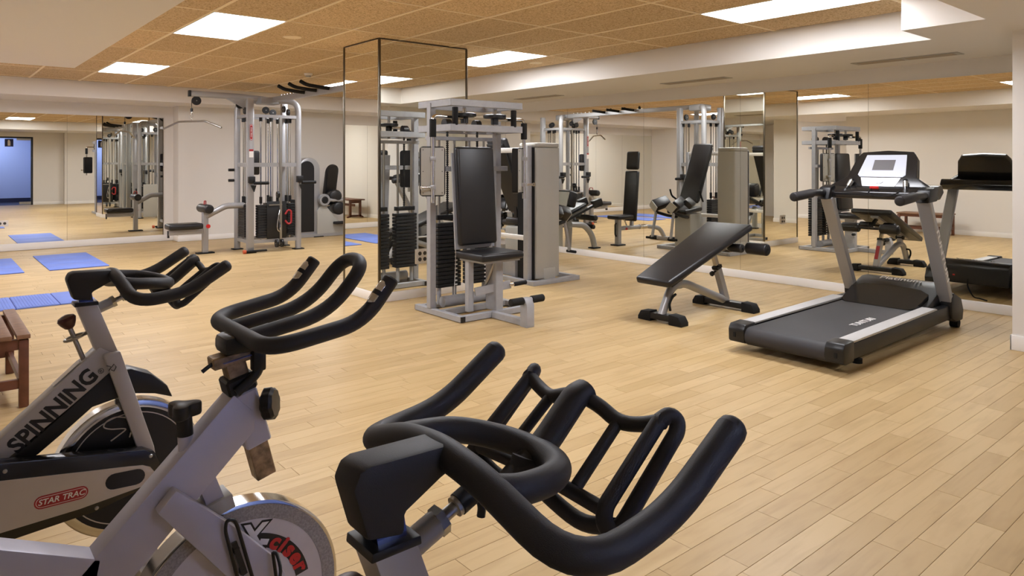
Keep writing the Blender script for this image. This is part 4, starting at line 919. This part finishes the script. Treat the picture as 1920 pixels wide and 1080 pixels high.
# ------------------------------------------------------------------ utility bench behind the pillar (seen in the mirror)
u = thing('utility_bench', 'upright black utility bench with separate head pad, beside the mirror wall', 'weight bench', (5.6, 7.58, 0))
MB().bar((.36, 0, .015), (.36, 0, .42), .085, .075, bev=.006).build('front_post', 'silver', u); MB().box((.36, 0, .01), (.19, .16, .02), bev=.004).build('foot_plate', 'rubber', u)
MB().tube(fillet([(.36, 0, .27), (-.35, 0, .27), (-.70, 0, .22), (-.82, 0, .06)], [0, .1, .16, 0], 8), .036, 14).build('spine_tube', 'silver', u)
MB().cyl((-.16, 0, .27), (-.34, 0, .268), .041, n=16).build('spine_sleeve', 'chrome', u)
MB().box((-.82, 0, .04), (.09, .30, .06), bev=.008).build('rear_foot', 'silver', u)
for s_ in (-1, 1): MB().box((-.82, s_*.2, .035), (.1, .16, .07), bev=.012).build('foot_cap', 'rubber', u)
MB().box((.30, 0, .455), (.38, .26, .07), bev=.026, seg=3).build('seat_pad', 'vinyl', u)
v = Vector((-.09, 0, 1)).normalized(); Rp = Matrix((Vector((v.z, 0, -v.x)), Vector((0, 1, 0)), v)).transposed()
MB().box(Vector((.08, 0, .37))+v*.42, (.07, .27, .82), Rp, bev=.026, seg=3).build('back_pad', 'vinyl', u); MB().box(Vector((.08, 0, .37))+v*1.0, (.07, .25, .30), Rp, bev=.03, seg=3).build('head_pad', 'vinyl', u)
MB().bar(Vector((.03, 0, .3)), Vector((.03, 0, .3))+v*.9, .04, .05, (0, 1, 0)).build('back_frame', 'silver', u)
MB().tube(fillet([(.16, .05, .42), (.06, .05, .24), (-.02, .05, .26), (-.02, .05, .33)], .05), .012, 10).build('adjust_hook', 'chrome', u)
MB().tube(fillet([(.405, 0, .36), (.43, 0, .34), (.43, 0, .18), (.405, 0, .15)], .03), .013, 10).build('carry_handle', 'rubber', u)
MB().cyl((.2, -.05, .26), (.2, .05, .26), .02, n=12).build('red_pin', 'red', u)
# ------------------------------------------------------------------ leg curl bench against the mirror wall
g_ = thing('leg_curl_bench', 'low grey leg curl bench with sloping black pads against the mirror wall', 'exercise machine', (6.8, 7.75, 0))
MB().tube(fillet([(.25, -.18, .40), (-.05, -.18, .38), (-.22, -.18, .22), (-.28, -.18, .03)], [0, .15, .15, 0], 8), .045, 14).build('curved_leg', 'silver', g_)
MB().box((-.28, -.18, .01), (.16, .12, .02), bev=.004).build('foot_plate', 'rubber', g_)
MB().bar((.0, .12, .0), (.03, .05, .50), .08, .06, (0, 1, 0)).build('post', 'silver', g_); MB().bar((.3, .0, .0), (.3, .0, .45), .09, .09, bev=.02).build('rear_post', 'lightgrey', g_); MB().box((.3, 0, .008), (.12, .12, .016)).build('foot_plate', 'rubber', g_)
for s_ in (-1, 1):
    rl = MB().bar((.32, s_*.16, .46), (-.32, s_*.16, .68), .04, .05, (0, 1, 0), bev=.004).build('side_rail', 'black', g_)
    MB().bar((.28, s_*.16, .498), (-.1, s_*.16, .63), .02, .006, (0, 1, 0)).build('rail_trim', 'chrome', rl)
    MB().box((-.36, s_*.16, .70), (.16, .16, .12), Euler((0, .35, .6)).to_matrix(), bev=.015).build('shin_pad', 'vinyl', rl); MB().box((-.445, s_*.16, .70), (.014, .15, .13), Euler((0, .35, .6)).to_matrix()).build('pad_end', 'lightgrey', rl)
MB().box((.05, 0, .60), (.5, .24, .07), Euler((0, .33, 0)).to_matrix(), bev=.026, seg=3).build('thigh_pad', 'vinyl', g_)
MB().box((.16, 0, .78), (.2, .3, .24), Euler((0, -.3, 0)).to_matrix(), bev=.03, seg=3).build('hip_pad', 'vinyl', g_); MB().box((.27, 0, .76), (.02, .28, .26), Euler((0, -.3, 0)).to_matrix()).build('pad_board', 'lightgrey', g_)
MB().capsule((-.2, -.25, .34), (-.2, .25, .34), .035, 14).build('foot_roller', 'vinyl', g_); MB().capsule((-.28, -.22, .47), (-.28, .2, .47), .045, 14).build('ankle_roller', 'vinyl', g_)
# ------------------------------------------------------------------ leg machine at the back wall
l_ = thing('leg_machine', 'seated leg machine with rounded weight cover near the back wall', 'exercise machine', (5.85, 12.05, 0))
def archp(cx_, w_, h0, h1, n=10):
    r = w_/2; return [(cx_-r, h0), (cx_+r, h0)]+[(cx_+r*math.cos(PI*k/n), h1-r+r*math.sin(PI*k/n)) for k in range(n+1)]
MB().prism(archp(-.55, .40, .03, 1.42), -.12, .12, bev=.02).build('weight_cover', 'silver', l_); MB().prism(archp(-.60, .27, .10, 1.36), -.128, -.10).build('cover_panel', 'black', l_)
MB().bar((-.75, -.14, .03), (.62, -.14, .03), .06, .05).build('base_rail', 'silver', l_); MB().bar((-.75, .3, .03), (.62, .3, .03), .06, .05).build('base_rail', 'silver', l_)
MB().bar((-.3, .08, .05), (-.3, .08, .62), .1, .1, bev=.02).build('seat_post', 'silver', l_)
MB().prism([(-.42, .05), (-.42, .46), (-.30, .62), (-.05, .30), (.25, .14), (.6, .12), (.6, .05)], -.16, -.06, bev=.01).build('side_frame', 'lightgrey', l_)
MB().box((.16, .1, .52), (.45, .34, .09), Euler((0, -.25, 0)).to_matrix(), bev=.03, seg=3).build('seat_pad', 'vinyl', l_)
bp_ = MB().prism(rrect(0, 0, .30, .78, .14, 6), -.04, .04, ax='y', bev=.02); me_ = bp_.mesh('back_pad'); me_.transform(Euler((.25, -.12, .4)).to_matrix().to_4x4()); obj('back_pad', me_, 'vinyl', l_, (-.02, .16, .92))
MB().lathe((-.30, -.22, .66), (0, 1, 0), [(0, .10), (.03, .11), (.06, .11), (.08, .09)], 24).build('pivot_cover', 'silver', l_); MB().lathe((-.30, -.235, .66), (0, 1, 0), [(0, .05), (.02, .07)], 24).build('pivot_cap', 'black', l_)
for q_, r_ in (((-.08, -.2, .72), .12), ((-.02, -.22, .5), .12)): MB().capsule(q_, (q_[0]+.06, q_[1]+.3, q_[2]), r_, 18).build('roller_pad', 'vinyl', l_)
MB().tube(fillet([(-.28, -.15, .66), (.05, -.18, .64), (.25, -.18, .78), (.25, -.18, .88), (.34, -.16, .90)], .06), .035, 12).build('lever_arm', 'silver', l_)
MB().capsule((.33, -.16, .90), (.62, -.1, .90), .06, 16).build('thigh_roller', 'vinyl', l_); MB().box((.02, -.22, .24), (.3, .12, .05), Euler((0, 0, .2)).to_matrix(), bev=.015).build('foot_rest', 'black', l_)
for x_, y_ in ((-.4, -.14), (.55, -.14), (-.4, .3), (.55, .3)): MB().box((x_, y_, .008), (.18, .1, .016), bev=.004).build('foot_plate', 'rubber', l_)
# ------------------------------------------------------------------ dumbbells on their rack
r_ = thing('dumbbell_rack', 'grey three-tier dumbbell rack standing against the mirror wall', 'rack', (6.95, 9.3, 0))
for y_ in (-.82, .82):
    MB().bar((.16, y_, .0), (.08, y_, 1.02), .06, .05, (0, 1, 0)).build('rack_post', 'lightgrey', r_); MB().bar((-.25, y_, .025), (.22, y_, .025), .05, .06).build('rack_foot', 'lightgrey', r_)
tiers = [(.30, -.08), (.62, -.02), (.93, .02)]
for z_, x_ in tiers:
    for dx_ in (-.09, .09): MB().bar((x_+dx_, -.84, z_), (x_+dx_, .84, z_), .045, .03, (0, 0, 1)).build('shelf_rail', 'lightgrey', r_)
def dumbbell(loc, s_, label, grp, src=None):
    if src: d_ = copy_tree(src)
    else:
        d_ = thing('dumbbell', label, 'dumbbell', loc, group=grp)
        MB().cyl((-.075, 0, 0), (.075, 0, 0), .015, n=10).build('handle', 'chrome', d_)
        for e_ in (-1, 1): MB().lathe((e_*.075, 0, 0), (e_, 0, 0), [(0, .045), (.008, .06), (.055, .06), (.065, .045)], 14).build('head', 'rubber', d_)
    d_.location = loc; d_.scale = (s_, s_, s_); d_['label'] = label; d_['group'] = grp; return d_
src = None
for ti, (z_, x_) in enumerate(tiers):
    for j in range(9):
        s_ = (1.3, 1.2, 1.0)[ti]; y_ = 9.3+(j-4)*.165
        o = dumbbell((6.95+x_, y_, z_+.0155+.06*s_), s_, 'black round-headed dumbbell on the %s tier of the rack' % ('bottom', 'middle', 'top')[ti], 'dumbbells on the %s tier' % ('bottom', 'middle', 'top')[ti], src)
        src = src or o
# ------------------------------------------------------------------ wooden benches and mats
w_ = thing('wooden_bench', 'dark wooden bench with slatted seat at the left behind the spin bikes', 'bench', (.26, 5.08, 0))
for x_ in (-.17, .17):
    for y_ in (-.40, .40): MB().box((x_, y_, .185), (.045, .045, .37), bev=.003).build('leg', 'wood', w_)
    MB().box((x_, 0, .352), (.025, .755, .05)).build('apron', 'wood', w_)
    MB().box((x_, 0, .12), (.022, .755, .04)).build('stretcher', 'wood', w_)
for y_ in (-.40, .40): MB().box((0, y_, .345), (.295, .03, .055)).build('end_apron', 'wood', w_); MB().box((0, y_, .13), (.295, .028, .05)).build('end_rail', 'wood', w_)
for k in range(5): MB().box((-.168+k*.084, 0, .388), (.062, .87, .024), bev=.003).build('slat', 'slat', w_)
tb = thing('wooden_bench', 'dark wooden trestle bench against the far left wall, seen in the pillar mirror', 'bench', (-1.33, 10.1, 0))
MB().box((0, 0, .435), (.40, 1.2, .03), bev=.004).build('seat_board', 'wood', tb)
for y_ in (-.48, .48):
    for x_ in (-.13, .13): MB().box((x_, y_, .22), (.05, .05, .40)).build('leg', 'wood', tb)
    MB().prism([(-.21, 0), (-.21, .03), (-.13, .07), (.13, .07), (.21, .03), (.21, 0), (.10, .02), (-.10, .02)], y_-.025, y_+.025).build('trestle_foot', 'wood', tb); MB().box((0, y_, .385), (.30, .045, .07)).build('cross_piece', 'wood', tb)
MB().box((0, 0, .30), (.03, .91, .06)).build('long_rail', 'wood', tb)
def mat_(label, x0, x1, y0, y1, folds, ribs=None):
    t = thing('exercise_mat', label, 'mat', ((x0+x1)/2, (y0+y1)/2, 0), group='blue exercise mats'); ox_, oy_ = (x0+x1)/2, (y0+y1)/2
    ax_, e_ = folds; cuts = e_
    for a, b in zip(cuts, cuts[1:]):
        lo, hi = ((a+.004-ox_, y0-oy_), (b-.004-ox_, y1-oy_)) if ax_ == 'x' else ((x0-ox_, a+.004-oy_), (x1-ox_, b-.004-oy_))
        pn = MB().bb((*lo, .001), (*hi, .012), bev=.003).build('mat_panel', 'mat', t)
        if ribs and a in ribs:
            rb = MB(); x_ = lo[0]+.012
            while x_ < hi[0]-.012: rb.box((x_, (lo[1]+hi[1])/2, .0125), (.011, hi[1]-lo[1]-.02, .004)); x_ += .024
            tag(rb.build('mat_ribs', 'mat', pn), kind='stuff')
    MB().bb((x0-ox_+.003, y0-oy_+.003, .0), (x1-ox_-.003, y1-oy_-.003, .006)).build('mat_backing', 'matdark', t)
mat_('blue exercise mat lying closest to the back mirror, right one of the pair', 1.21, 1.86, 10.30, 12.0, ('y', [10.30, 10.87, 11.43, 12.0]))
mat_('blue exercise mat at the left edge of the picture near the back mirror', .28, .955, 10.30, 11.92, ('y', [10.30, 10.85, 11.38, 11.92]))
mat_('ribbed blue folding mat lying behind the SPINNING bike', -.1, 1.30, 7.78, 8.48, ('x', [-.1, .30, .66, 1.0, 1.30]), (.30, .66))
